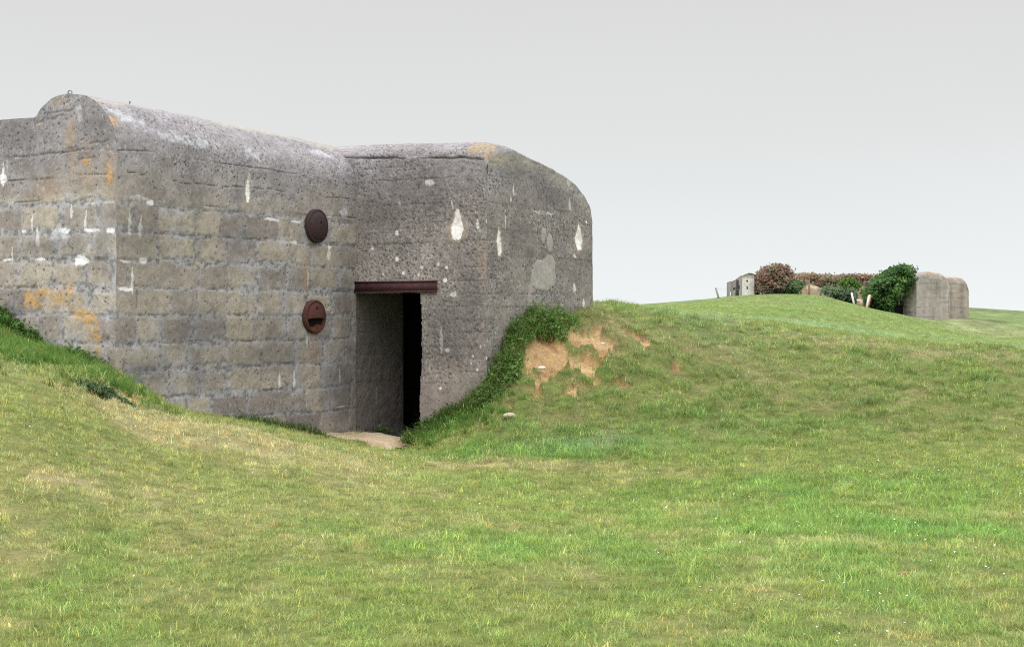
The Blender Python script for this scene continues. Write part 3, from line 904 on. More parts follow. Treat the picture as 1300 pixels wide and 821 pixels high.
# --- steel lintel: a rolled beam let into the wall over the doorway
m = MB()
lc = W(TL + .05, .66, 1.955)
m.box(lc + ZUP * .0, D2 * 1.33, D1 * .20, ZUP * .016)
m.box(lc + ZUP * .134, D2 * 1.33, D1 * .20, ZUP * .016)
m.box(W(TL + .06, .66, 1.971), D2 * 1.325, D1 * .195, ZUP * .119)
m.build('steel_lintel', M_LINTEL, bunker)


# --- two round armoured vent covers on the side wall
def disc_frame(px, py):
    t, z = on_side(px, py)
    return W(t, .004, z)


c1 = disc_frame(400, 287)
R0 = .222
cover = MB()
cover.revolve(c1, D2, ZUP, [(R0, -.03), (R0, .045), (R0 - .012, .055), (R0 - .03, .055)], 48)
rim = cover.build('vent_cover', M_RUST_DARK, bunker, True)
m = MB(); m.revolve(c1, D2, ZUP, [(R0 - .03, .050), (R0 - .05, .068), (R0 * .55, .090), (R0 * .2, .1), (0.001, .102)], 48)
o = m.build('cover_plate', M_RUST_DARK, bunker, True); 
o.parent = rim
m = MB(); m.revolve(c1 + ZUP * .05, D2, ZUP, [(.016, .08), (.016, .104), (.001, .106)], 12); o = m.build('bolt', M_BLACK, bunker, True); o.parent = rim
rim['label'] = 'closed dark brown disc, upper of the two'
c2 = disc_frame(397, 402)
cover = MB()
cover.revolve(c2, D2, ZUP, [(R0, -.03), (R0, .045), (R0 - .012, .058), (R0 - .034, .058), (R0 - .04, .02)], 48)
rim2 = cover.build('vent_cover', M_RUST, bunker, True)
m = MB()     # bowl behind the opening
m.revolve(c2, D2, ZUP, [(R0 - .036, .03), (R0 - .05, .012), (R0 * .5, .006), (0.001, .004)], 48)
o = m.build('inner_bowl', M_BLACK, bunker, True); o.parent = rim2
m = MB()     # remaining half of the lid, its lower edge cut level
pts, fc = [], []
cut = -.030
nn = 28
for i in range(nn + 1):
    for j in range(15):
        a0 = math.asin(cut / (R0 - .032))
        ang = a0 + (math.pi - 2 * a0) * i / nn
        r = (R0 - .032)
        ex, ez = r * math.cos(ang), r * math.sin(ang)
        f = j / 14
        bx, bz = ex, cut + .012 * math.cos(ex * 9)
        x, z = bx * (1 - f) + ex * f, bz * (1 - f) + ez * f
        h = .054 + .040 * (1 - min(1, (x * x + z * z) / (r * r)))
        pts.append(c2 + np.cross(ZUP, D2) * x + ZUP * z + D2 * h)
for i in range(nn):
    for j in range(14):
        k = i * 15 + j; fc.append((k, k + 15, k + 16, k + 1))
k0 = len(pts)
pts += [p - D2 * .012 for p in pts]
fc += [tuple(q + k0 for q in f[::-1]) for f in fc]
for i in range(nn):
    k = i * 15; fc.append((k + 15, k, k + k0, k + 15 + k0))
m.add(pts, fc)
o = m.build('half_lid', M_RUST_RED, bunker, True); o.parent = rim2
m = MB(); m.revolve(c2 + ZUP * .115 + np.cross(ZUP, D2) * -.02, D2, ZUP, [(.018, .05), (.018, .086), (.001, .087)], 12); o = m.build('bolt_hole', M_BLACK, bunker, True); o.parent = rim2
m = MB()     # rusty debris plate lying in the lower part of the bowl
pts, fc = [], []
for i in range(21):
    ang = math.pi + math.pi * (i + 1.2) / 22.4
    ex, ez = (R0 - .04) * math.cos(ang), (R0 - .04) * math.sin(ang)
    tz = -.115 + .02 * math.sin(ex * 22)
    pts.append(c2 + np.cross(ZUP, D2) * ex + ZUP * min(ez, tz) + D2 * .045)
    pts.append(c2 + np.cross(ZUP, D2) * ex * .97 + ZUP * max(tz, ez) + D2 * .022)
for i in range(20): fc.append((2 * i, 2 * i + 2, 2 * i + 3, 2 * i + 1))
m.add(pts, fc); o = m.build('rust_scale', M_RUST_ORANGE, bunker, False); o.parent = rim2
rim2['label'] = 'half open red rusty disc, lower of the two'
# --- lifting ring and stubs of reinforcing iron on the roof
def ring(t, x, z, r=.032):
    m = MB(); c = W(t, x, z + r)
    m.tube([c + D2 * r * math.cos(a) + ZUP * r * 1.15 * math.sin(a) for a in np.linspace(0, 2 * math.pi, 20)[:-1]], .008, 8, True)
    return m
ring(.12, -.84, 4.155).build('lifting_ring', M_IRON, bunker, True)
for t, x, z in ((.85, -.62, 4.125), (TL + .30, SW - .42, 3.80), (TL + .3, .3, 3.88)):
    m = MB(); m.tube([W(t, x, z), W(t, x + .005, z + .03), W(t, x + .01, z + .045)], .010, 8)
    m.build('iron_stub', M_IRON, bunker, True)


# ------------------------------------------------------------------ foliage builders
def leaves(cent, nrm, size, aspect, colors, name, mat=None, parent=None, fold=.25):
    """one small folded leaf per centre"""
    n = len(cent)
    r = rng.normal(0, 1, (n, 3))
    nrm = nrm / (np.linalg.norm(nrm, axis=1, keepdims=True) + 1e-9)
    t = np.cross(nrm, r); t /= np.linalg.norm(t, axis=1, keepdims=True) + 1e-9
    b = np.cross(nrm, t)
    s = size[:, None]
    w = aspect
    v = np.stack([cent - t * s * .5, cent + b * s * w * .5 + nrm * s * fold * .4, cent + t * s * .5 - nrm * s * fold * .3, cent - b * s * w * .5 + nrm * s * fold * .4], 1)
    i = np.arange(n)[:, None] * 4
    f = np.concatenate([i + np.array([[0, 1, 2]]), i + np.array([[0, 2, 3]])], 1)
    cols = np.repeat(colors[:, None], 4, 1).reshape(-1, 3)
    return v.reshape(-1, 3), f.reshape(-1), np.full(n * 2, 3), cols


def blades(root, height, width, lean, az, cols, seg=3, curve=1.0):
    """grass blades: tapered strips that bend over"""
    n = len(root)
    d = np.stack([np.cos(az), np.sin(az), 0 * az], 1)
    sd = np.stack([-np.sin(az), np.cos(az), 0 * az], 1)
    V = []
    for k in range(seg + 1):
        f = k / seg
        c = root + np.array([0, 0, 1.0]) * (height * (f - .25 * lean * f * f))[:, None] + d * (height * lean * f ** (1 + curve))[:, None]
        w = (width * .5 * (1 - f) ** .7)[:, None]
        if k < seg: V += [c - sd * w, c + sd * w]
        else: V += [c]
    V = np.stack(V, 1)
    nv = 2 * seg + 1
    i = np.arange(n)[:, None] * nv
    q = np.concatenate([i + np.array([[2 * k, 2 * k + 1, 2 * k + 3, 2 * k + 2]]) for k in range(seg - 1)], 1).reshape(-1, 4)
    t = (i + np.array([[2 * seg - 2, 2 * seg - 1, 2 * seg]]))
    flat = np.concatenate([q.ravel(), t.ravel()])
    sizes = np.concatenate([np.full(len(q), 4), np.full(len(t), 3)])
    C = np.repeat(cols[:, None], nv, 1).reshape(-1, 3)
    return V.reshape(-1, 3), flat, sizes, C


def join(parts):
    V, F, S, C = [], [], [], []
    k = 0
    for v, f, s, c in parts:
        V.append(v); F.append(f + k); S.append(s); C.append(c); k += len(v)
    return np.concatenate(V), np.concatenate(F), np.concatenate(S), np.concatenate(C)


# ------------------------------------------------------------------ grass: tufts instanced over the ground
tufts = bpy.data.collections.new('grass_tufts')
NT = 12
for k in range(NT):
    long_ = k >= 8
    n = 26 if not long_ else 34
    r = np.sqrt(rng.random(n)) * .060
    a = rng.random(n) * 6.283
    root = np.stack([r * np.cos(a), r * np.sin(a), np.full(n, -.012)], 1)
    h = rng.uniform(.022, .065, n) if not long_ else rng.uniform(.08, .20, n)
    wd = rng.uniform(.0032, .0062, n) if not long_ else rng.uniform(.004, .008, n)
    c = np.ones((n, 3)) * rng.uniform(.78, 1.22, n)[:, None]
    straw = rng.random(n) < (.20 if not long_ else .06)
    c = np.where(straw[:, None], c * np.array((1.65, 1.35, 1.5)), c)
    v, f, s, cc = blades(root, h, wd, rng.uniform(.2, 1.1, n), rng.random(n) * 6.283, c, 3, .8)
    o = mesh_obj('grass_tuft', v, f, s, M_GRASS, None, cc, True, link=False)
    tufts.objects.link(o)


def scatter(ya, yb, per_m2, scl, kmax=.345):
    """random places on the ground between two distances, even per square metre"""
    area = kmax * (yb ** 2 - ya ** 2) + 2 * 1.8 * (yb - ya)
    n = int(area * per_m2)
    Y = np.sqrt(rng.random(n) * (yb ** 2 - ya ** 2) + ya ** 2)
    X = (rng.random(n) * 2 - 1) * (kmax * Y + 1.8)
    return X, Y, np.full(n, scl)


def grass_object(name, label, zones, want):
    XX, YY, SS = [], [], []
    for zargs in zones:
        x, y, s = scatter(*zargs); XX.append(x); YY.append(y); SS.append(s)
    X, Y, S = map(np.concatenate, (XX, YY, SS))
    g, sand, lg, dry, lush = ground_look(X, Y)
    ins, t, x = inside(X, Y)
    ins |= (t > -.03) & (t < TL + FL) & (x < .03) & (x > -8) & ~((t > TL) & (x > 0))
    ins |= (t > TL - .03) & (t < TL + FL + .02) & (x < SW + .03) & (x > -8)
    z0 = GZat(X, Y)
    if want == 'short':
        k = rng.random(len(X)) < (1 - sand * .97)
        kind = rng.integers(0, 8, len(X))
        sc = S * rng.uniform(.75, 1.35, len(X)) * (.85 + .45 * lush) * (1 - .15 * dry)
        mound = sst(17, 19.5, Y) * sst(.3, 1.2, X) * sst(34, 27, Y)
        cl, _m = hummock(X, Y)
        sc = sc * (1 + mound * (-.35 + .75 * cl))
        tint = g * (1 - .15 * (mound * cl))[:, None] * np.exp(rng.normal(0, .20, len(X)))[:, None]
        hue = rng.normal(0, .07, len(X))
        tint = tint * np.stack([1 + hue, np.ones(len(X)), 1 - hue], 1)
    else:
        k = rng.random(len(X)) < lg * (1 - sand * .9)
        kind = rng.integers(8, NT, len(X))
        sc = S * rng.uniform(.5, 1.1, len(X))
        tint = np.array((.13, .25, .05)) * rng.uniform(.75, 1.3, len(X))[:, None]
        yel = rng.random(len(X)) < .08
        tint = np.where(yel[:, None], tint * np.array((2.2, 1.3, 1.6)), tint)
    k &= ~ins
    X, Y, z0, kind, sc, tint, sand = X[k], Y[k], z0[k], kind[k], sc[k], tint[k], sand[k]
    n = len(X)
    me = bpy.data.meshes.new(name)
    me.vertices.add(n)
    me.vertices.foreach_set('co', np.stack([X, Y, z0 - sand * .05], 1).astype(np.float32).ravel())
    a = me.attributes.new('variant', 'INT', 'POINT'); a.data.foreach_set('value', kind.astype(np.int32))
    rot = np.stack([rng.normal(0, .12, n), rng.normal(0, .12, n), rng.random(n) * 6.283], 1)
    a = me.attributes.new('turn', 'FLOAT_VECTOR', 'POINT'); a.data.foreach_set('vector', rot.astype(np.float32).ravel())
    a = me.attributes.new('size', 'FLOAT', 'POINT'); a.data.foreach_set('value', sc.astype(np.float32))
    a = me.attributes.new('tint', 'FLOAT_COLOR', 'POINT')
    tt = np.ones((n, 4), dtype=np.float32); tt[:, :3] = tint
    a.data.foreach_set('color', tt.ravel())
    me.materials.append(M_GRASS)
    o = bpy.data.objects.new(name, me); COL.objects.link(o)
    ng = bpy.data.node_groups.new(name + '_scatter', 'GeometryNodeTree')
    ng.interface.new_socket('Geometry', in_out='INPUT', socket_type='NodeSocketGeometry')
    ng.interface.new_socket('Geometry', in_out='OUTPUT', socket_type='NodeSocketGeometry')
    gi, go = ng.nodes.new('NodeGroupInput'), ng.nodes.new('NodeGroupOutput')
    ci = ng.nodes.new('GeometryNodeCollectionInfo')
    ci.inputs['Collection'].default_value = tufts
    ci.inputs['Separate Children'].default_value = True
    ci.inputs['Reset Children'].default_value = True
    ip = ng.nodes.new('GeometryNodeInstanceOnPoints')
    ip.inputs['Pick Instance'].default_value = True

    def na(nm, ty):
        q = ng.nodes.new('GeometryNodeInputNamedAttribute'); q.data_type = ty; q.inputs['Name'].default_value = nm
        return next(s for s in q.outputs if s.enabled and s.name == 'Attribute')
    L = ng.links.new
    L(gi.outputs[0], ip.inputs['Points']); L(ci.outputs[0], ip.inputs['Instance'])
    L(na('variant', 'INT'), ip.inputs['Instance Index'])
    er = ng.nodes.new('FunctionNodeEulerToRotation')
    L(na('turn', 'FLOAT_VECTOR'), er.inputs[0]); L(er.outputs[0], ip.inputs['Rotation'])
    L(na('size', 'FLOAT'), ip.inputs['Scale'])
    L(ip.outputs[0], go.inputs[0])
    md = o.modifiers.new('scatter', 'NODES'); md.node_group = ng
    return tag(o, label, 'grass', kind='stuff')


grass_object('meadow_grass', 'short mottled green and straw coloured grass covering the whole slope',
             [(6.2, 9, 260, 1.0), (9, 14, 230, 1.05), (14, 20, 170, 1.2), (20, 28, 120, 1.45), (28, 45, 70, 1.25), (45, 95, 28, 1.4)], 'short')
grass_object('long_grass', 'long lush dark green grass on the bank under the bunker walls',
             [(13, 24, 130, 1.0)], 'long')

# ------------------------------------------------------------------ weeds along the walls
def weed(name, label, spots, hgt, n_leaf, ls, base_col, group=None, blade_share=.7):
    """leafy clump: stems with leaves set along them, and long blades between"""
    parts = []
    spots = np.array(spots, float)
    per = n_leaf // len(spots)
    for (x, y, rx, ry, hs) in spots:
        z = float(GZat(np.array([x]), np.array([y]))[0])
        a = rng.random(per) * 6.283; r = np.sqrt(rng.random(per))
        X, Y = x + rx * r * np.cos(a), y + ry * r * np.sin(a)
        Z = GZat(X, Y)
        topz = hgt * hs * (1 - .65 * r ** 2) * (.3 + 1.05 * sst(.35, .7, fbm(X * 6, Y * 6, 0, 2, 19))) * rng.uniform(.45, 1.1, per)
        f = rng.random(per) ** .6
        cent = np.stack([X + rng.normal(0, .03, per), Y + rng.normal(0, .03, per), Z + f * topz], 1)
        nr = np.stack([rng.normal(0, .55, per), rng.normal(0, .55, per) - .25, np.full(per, .8)], 1)
        cc = np.array(base_col) * rng.uniform(.65, 1.5, per)[:, None]
        lt = rng.random(per) < .18
        cc = np.where(lt[:, None], cc * np.array((1.9, 1.4, 1.7)), cc)
        parts.append(leaves(cent, nr, ls * rng.uniform(.45, 1.6, per), .42, cc, name))
        nb = int(per * blade_share)
        a = rng.random(nb) * 6.283; r = np.sqrt(rng.random(nb)) * 1.05
        X, Y = x + rx * r * np.cos(a), y + ry * r * np.sin(a)
        root = np.stack([X, Y, GZat(X, Y) - .02], 1)
        cc = np.array(base_col) * np.array((1.1, 1.05, .9)) * rng.uniform(.7, 1.6, nb)[:, None]
        dead = rng.random(nb) < .15
        cc = np.where(dead[:, None], np.array((.34, .28, .14)), cc)
        parts.append(blades(root, hgt * hs * rng.uniform(.5, 1.25, nb), rng.uniform(.005, .011, nb), rng.uniform(.3, 1.2, nb), rng.random(nb) * 6.283, cc, 4, 1.0))
    V, F, S, C = join(parts)
    o = mesh_obj(name, V, F, S, M_LEAF, None, C, True)
    return tag(o, label, 'weeds', group)


def near_wall(t, x): p = W(t, x, 0); return p[0], p[1]


G = (.105, .20, .05)
fx = SW + .16
weed('weed_clump', 'tall bright green weeds highest up the right bank against the flank wall', [(*near_wall(TL + u, fx + dx), .17, .2, h) for u, dx, h in ((1.15, 0, 1.0), (1.38, .03, 1.2), (1.62, .0, .9), (1.9, .0, .5), (1.25, .15, .6))], .28, 1400, .05, (.11, .21, .048))
weed('weed_clump', 'dark leafy weeds climbing the right bank beside the bunker corner', [(*near_wall(TL + u, fx - .02 + dx), .15, .2, h) for u, dx, h in ((.05, .0, 1.0), (.28, .0, .9), (.5, .0, 1.1), (.75, .0, .9), (1.0, .04, 1.0), (.15, .14, .7))], .28, 2300, .055, G)
weed('weed_clump', 'low leafy weeds just below the bunker corner at the foot of the right bank', [(*near_wall(TL + u, fx + dx), .2, .2, h) for u, dx, h in ((-.12, -.15, .9), (-.3, .02, .9), (-.12, .18, .8))], .26, 1500, .055, (.10, .185, .046))
weed('weed_clump', 'ragged weeds and long grass sloping down to the right side of the doorway', [(*near_wall(TL - .14 + dt, x), .22, .16, h) for x, dt, h in ((1.15, 0, .8), (1.35, 0, 1.0), (1.55, -.03, .95), (1.75, 0, .9), (1.95, -.05, .9), (1.3, -.25, .6), (1.65, -.3, .7))], .24, 2600, .045, (.075, .15, .03), blade_share=1.0)
weed('weed_clump', 'dark rank weeds at the far left edge against the lichen covered wall', [(*near_wall(-.22 + dt, x), .26, .2, h) for x, dt, h in ((-2.3, 0, 1.1), (-2.0, 0, 1.1), (-1.75, .02, 1.0), (-1.5, .03, .85), (-1.28, .05, .75), (-2.1, -.3, .6), (-1.8, -.3, .6))], .25, 2800, .075, (.065, .155, .03), blade_share=.9)
weed('weed_clump', 'small low weeds at the wall foot left of the bunker near corner', [(*near_wall(-.12, x), .14, .1, h) for x, h in ((-.66, .6), (-.5, .7), (-.36, .8), (-.22, .5))], .20, 500, .045, (.045, .11, .022))
lipx, lipy, _ = hit(120, 496)
weed('weed_clump', 'dark creeping leaves hanging over the sandy lip of the left bank', [(*hit(px, py)[:2], .16, .16, h) for px, py, h in ((112, 492, .6), (128, 497, .8), (142, 503, .8), (150, 507, .6))], .13, 900, .045, (.05, .10, .04), blade_share=.2)
weed('weed_clump', 'thin upright grass tuft at the foot of the block wall below the discs', [(*near_wall(t, .10), .2, .07, h) for t, h in ((1.9, .5), (2.15, .8), (2.4, .9), (2.65, .8), (2.9, .8), (3.15, 1.0), (3.35, 1.0), (3.5, .5))], .17, 260, .03, (.06, .125, .03), blade_share=7.0)
weed('weed_clump', 'tiny weeds on the doorway threshold at the passage wall foot', [(*near_wall(TL + u, .06 + dx), .12, .06, h) for u, dx, h in ((.25, .2, .9),)], .09, 300, .025, (.07, .12, .04), blade_share=.6)

# ------------------------------------------------------------------ small things on the near ground
c0 = W(TL - .45, .25, 0)
U_, V_ = np.meshgrid(np.linspace(-.5, .5, 60), np.linspace(-.5, .5, 30), indexing='ij')
rag = 1 + .5 * (fbm(U_ * 5, V_ * 5, 3, 3, 12) - .5)
P = c0 + (U_ * 1.75 * rag)[..., None] * D2 + (V_ * .85 * rag)[..., None] * D1
edge = np.maximum(np.abs(U_), np.abs(V_)) * 2
P[..., 2] = np.maximum(GZat(P[..., 0], P[..., 1]), -.01) + .018 + .012 * (fbm(U_ * 8, V_ * 5, 0, 3, 8)) - .10 * sst(.80, 1.0, edge)
path = grid_obj('path', P, M_SLAB, None, flip=False)
tag(path, 'pale sandy slab of ground before the bunker doorway', 'path', kind='structure')


def rock(name, label, cat, px, py, size, mat, flat=.55):
    x, y, _ = hit(px, py); z = float(GZat(np.array([x]), np.array([y]))[0])
    u, v = np.meshgrid(np.linspace(0, math.pi, 14), np.linspace(0, 2 * math.pi, 22), indexing='ij')
    d = np.stack([np.sin(u) * np.cos(v), np.sin(u) * np.sin(v), np.cos(u)], -1)
    r = .75 + .6 * (fbm(d[..., 0] * 2 + px, d[..., 1] * 2, d[..., 2] * 2, 3, 14) - .3)
    P = d * r[..., None] * np.array((1.25, .8, flat)) * size
    P = P + np.array((x, y, z + size * flat * .55))
    o = grid_obj(name, P, mat, None, smooth=False)
    return tag(o, label, cat)


rock('stone', 'pale rounded stone at the foot of the sandy right bank', 'stone', 647, 537, .075, M_STONE)
rock('stone', 'small white stone lying in the largest sand scar on the mound', 'stone', 688, 466, .05, M_WHITE)
rock('stone', 'tiny white stone in the upper sand scar of the mound', 'stone', 765, 438, .028, M_WHITE)
rock('brick_fragment', 'small reddish brick fragment in the lawn at the right foreground', 'brick', 1147, 726, .040, M_BRICK, .35)

# daisies
n = 900
Y = np.sqrt(rng.random(n) * (17 ** 2 - 6.5 ** 2) + 6.5 ** 2)
X = (rng.random(n) * 2 - 1) * .34 * Y
k = (rng.random(n) < np.clip(.12 + sst(-1, 3, X), 0, 1)) & (fbm(X * .8, Y * .8, 0, 3, 15) > .46)
X, Y = X[k], Y[k]
n = len(X)
cen = np.stack([X, Y, GZat(X, Y) + rng.uniform(.045, .07, n)], 1)
pts, flat = [], []
seg = 10
R_ = rng.uniform(.0045, .0085, n)
tl = rng.normal(0, .3, (n, 2))
for j in range(seg):
    a = 2 * math.pi * j / seg
    rr = R_ * (1 if j % 2 else .72)
    dx, dy = rr * math.cos(a), rr * math.sin(a)
    pts.append(cen + np.stack([dx, dy, dx * tl[:, 0] + dy * tl[:, 1] + .003], 1))
V = np.stack([cen] + pts, 1).reshape(-1, 3)
i = np.arange(n)[:, None] * (seg + 1)
F = np.concatenate([i + np.array([[0, 1 + j, 1 + (j + 1) % seg]]) for j in range(seg)], 1)
o = mesh_obj('daisies', V, F.ravel(), np.full(n * seg, 3), M_PETAL)
tag(o, 'scattered small white daisies in the lawn', 'flowers', kind='stuff')

# pale track across the far lawn
tx = np.linspace(15.6, 40, 60)
ty = 55 + .25 * (tx - 15) + .3 * np.sin(tx * .4)
U_, V_ = np.meshgrid(np.arange(60), np.linspace(-.5, .5, 4), indexing='ij')
P = np.stack([tx[U_], ty[U_] + V_ * .55, GZat(tx[U_], ty[U_] + V_ * .55) + .05], -1)
o = grid_obj('path', P, M_SLAB, None)
tag(o, 'thin pale track crossing the far lawn', 'path', kind='structure')

# ------------------------------------------------------------------ the far casemate
def pt(px, py, Y): return np.array([ray(px) * Y, Y, CAM_H + (HOR - py) / FPX * Y])


def far_colour(P, base, seed, board=True):
    n1 = fbm(P[..., 0] * .7, P[..., 1] * .7, P[..., 2] * .7, 4, seed)
    n2 = fbm(P[..., 0] * 4, P[..., 1] * 4, P[..., 2] * 4, 3, seed + 1)
    st = fbm(P[..., 0] * 2.6 + P[..., 1], P[..., 1] * 2.6, P[..., 2] * .25, 4, seed + 2)
    c = np.zeros(P.shape) + np.array(base)
    c = c * (1 + .5 * (n1 - .5) + .5 * (n2 - .5) + .95 * (st - .5))[..., None]
    if board:
        for k in range(14):
            q = sst(.05, .01, np.abs(P[..., 2] - 1.4 - .31 * k - .03 * n2)) * sst(.4, .6, fbm(P[..., 0], P[..., 1], P[..., 2] * 0 + k * 5, 3, seed + 5))
            c = mixc(c, (.11, .10, .10), q * .5)
    c = mixc(c, (.30, .22, .13), sst(.6, .8, n1 + .25 * (P[..., 2] > 4.2)) * .45)
    return np.clip(c, .02, .8)


def casemate_block(corner, ang, L, depth, zb, zt, R, base, seed, names, parent, leftround=.25):
    """block with a big rounded roof edge on the far right, sharp arris left"""
    e1 = np.array([math.cos(ang), math.sin(ang), 0]); e2 = np.array([-math.sin(ang), math.cos(ang), 0])
    a = np.linspace(math.pi / 2, 0, 16)
    b = np.linspace(math.pi, math.pi / 2, 6)
    prof_x = np.concatenate([[0, 0, 0, 0, 0, 0, 0, 0], leftround + leftround * np.cos(b), L - R + R * np.cos(a), np.full(8, L)])
    prof_z = np.concatenate([np.linspace(zb, zt - leftround - .02, 8), zt - leftround + leftround * np.sin(b), zt - R + R * np.sin(a), np.linspace(zt - R - .02, zb, 8)])
    l = np.concatenate([[0], np.cumsum(np.hypot(np.diff(prof_x), np.diff(prof_z)))])
    el = np.linspace(0, l[-1], 130)
    qx, qz = np.interp(el, l, prof_x), np.interp(el, l, prof_z)
    # shell runs back; the front edge is rounded over
    dp = np.concatenate([np.linspace(0, .5, 14), np.linspace(.6, depth, 60)])
    D_, I_ = np.meshgrid(dp, np.arange(130), indexing='ij')
    FR = .45
    dd = np.clip(FR - D_, 0, FR)
    sh = FR - np.sqrt(FR ** 2 - dd ** 2)
    cxm = np.array([L * .5, zb])
    X2, Z2 = qx[I_], qz[I_]
    wgt = sst(zt - 1.3, zt - .2, Z2)
    Z2 = Z2 - sh * wgt
    X2 = X2 - sh * sst(L - .6, L, X2) * .7
    P = corner + X2[..., None] * e1 + D_[..., None] * e2
    P[..., 2] = Z2
    P = warp(P, .05)
    grid_obj(names[0], P, M_FAR, parent, far_colour(P, base, seed), flip=False)
    # front face: columns from the ground up to the rounded front edge
    row = P[0]
    xr = (row - corner) @ e1
    i0 = 7; i1 = 129
    sel = [i0]
    for i in range(i0 + 1, i1 + 1):
        if xr[i] > xr[sel[-1]] + .004 and qz[i] > zb + .2: sel.append(i)
    top = row[sel]
    bot = top.copy(); bot[:, 2] = zb
    v2 = np.linspace(0, 1, 70)[None, :, None]
    Pf = bot[:, None] * (1 - v2) + top[:, None] * v2
    grid_obj(names[1], Pf, M_FAR, parent, far_colour(Pf, base, seed + 9), flip=True)
    return e1, e2


YB = 101.0
far = thing('far_bunker', pt(1180, 405, YB), 'distant pale brown bunker with two stepped rounded blocks beside the ivy', 'bunker')
q0 = pt(1163, 405, YB); q0[2] = 0
ztop = pt(1170, 344.8, YB)[2]
e1, e2 = casemate_block(q0, math.radians(28), 3.10, 7.0, .3, ztop, 1.15, (.36, .325, .295), 201, ('shell', 'front_wall'), far, .3)
q1 = pt(1198, 405, YB + 2.6); q1[2] = 0
casemate_block(q1, math.radians(28), 2.42, 6.0, .3, pt(1200, 351.5, YB + 3)[2], .95, (.35, .30, .26), 231, ('second_shell', 'second_front'), far, .3)
# entrance recess left of the front block: lintel, and a black box painted as the opening's shade
m = MB()
dl = q0 + e2 * 1.55
g = q0 + e2 * 1.28 - e1 * .22; g[2] = pt(1142, 386, YB + 1)[2]
m.box(np.array([g[0], g[1], g[2] - .12]), e1 * .95, e2 * .3, ZUP * .24)
m.build('lintel', M_RUST_DARK, far)
m = MB()
g = q0 + e2 * 1.34 - e1 * .36; g[2] = pt(1141, 399, YB + 1)[2]
m.box(np.array([g[0], g[1], g[2] - .3]), e1 * .72, e2 * .25, ZUP * .98)
m.build('dark_doorway', M_BLACK, far)
# body of the casemate running back under the ivy
m = MB()
g = pt(1128, 400, YB + 3.2); m.box((g[0], g[1], .4), np.array([2.6, .5, 0]), np.array([-.5, 2.6, 0]), ZUP * 3.6, .92)
m.build('body', M_DARK, far)

# --- earth bank over the casemate roof, tan and eroded
bx = np.linspace(ray(1003) * 103, ray(1122) * 103, 120)
bv = np.linspace(0, 1, 60)
BX, BV = np.meshgrid(bx, bv, indexing='ij')
pxl = BX / 103 * FPX + PX0
crest = np.interp(pxl, [1000, 1010, 1025, 1045, 1070, 1095, 1108, 1125], [349, 347, 348, 346.8, 347.3, 346.8, 347.5, 362])
crz = CAM_H + (HOR - crest) / FPX * 106
BYa = 101.3 + BV * 9
basez = terrain_base(BX, BYa) - .3
prof = np.clip(np.sin(np.clip(BV * 1.55, 0, 1) * math.pi / 2), 0, 1) * sst(1.0, .8, BV)
prof = np.floor(prof * 5 + .8 * (fbm(BX * .7, BV * 3, 0, 3, 5) - .5)) / 5 * .35 + prof * .65
BZ = basez + np.maximum(crz - basez, 0) * np.clip(prof, 0, 1) + (fbm(BX * 1.4, BYa * 1.4, 0, 4, 6) - .5) * .5 * sst(0, .2, BV)
P = np.stack([BX, BYa, BZ], -1)
lay = fbm(BX * .3, BZ * 1.9 + BX * .12, 0, 3, 7)
c = np.zeros(P.shape) + np.array((.39, .30, .19))
c = mixc(c, (.60, .51, .36), sst(.47, .54, lay))
c = mixc(c, (.17, .12, .08), sst(.50, .60, fbm(BX * .6, BZ * 1.8, 3, 3, 8)) * .75)
c = mixc(c, (.12, .11, .05), sst(.54, .64, fbm(BX * .9, BZ * 2.2, 9, 4, 18)) * .7)
c = mixc(c, (.13, .10, .075), sst(.35, .1, crz - BZ) * .6)
o = grid_obj('earth_bank', P, M_FAR, None, c, flip=False)
tag(o, 'eroded tan earth bank with dark scrub on its crest between ivy and ruin', 'bank')


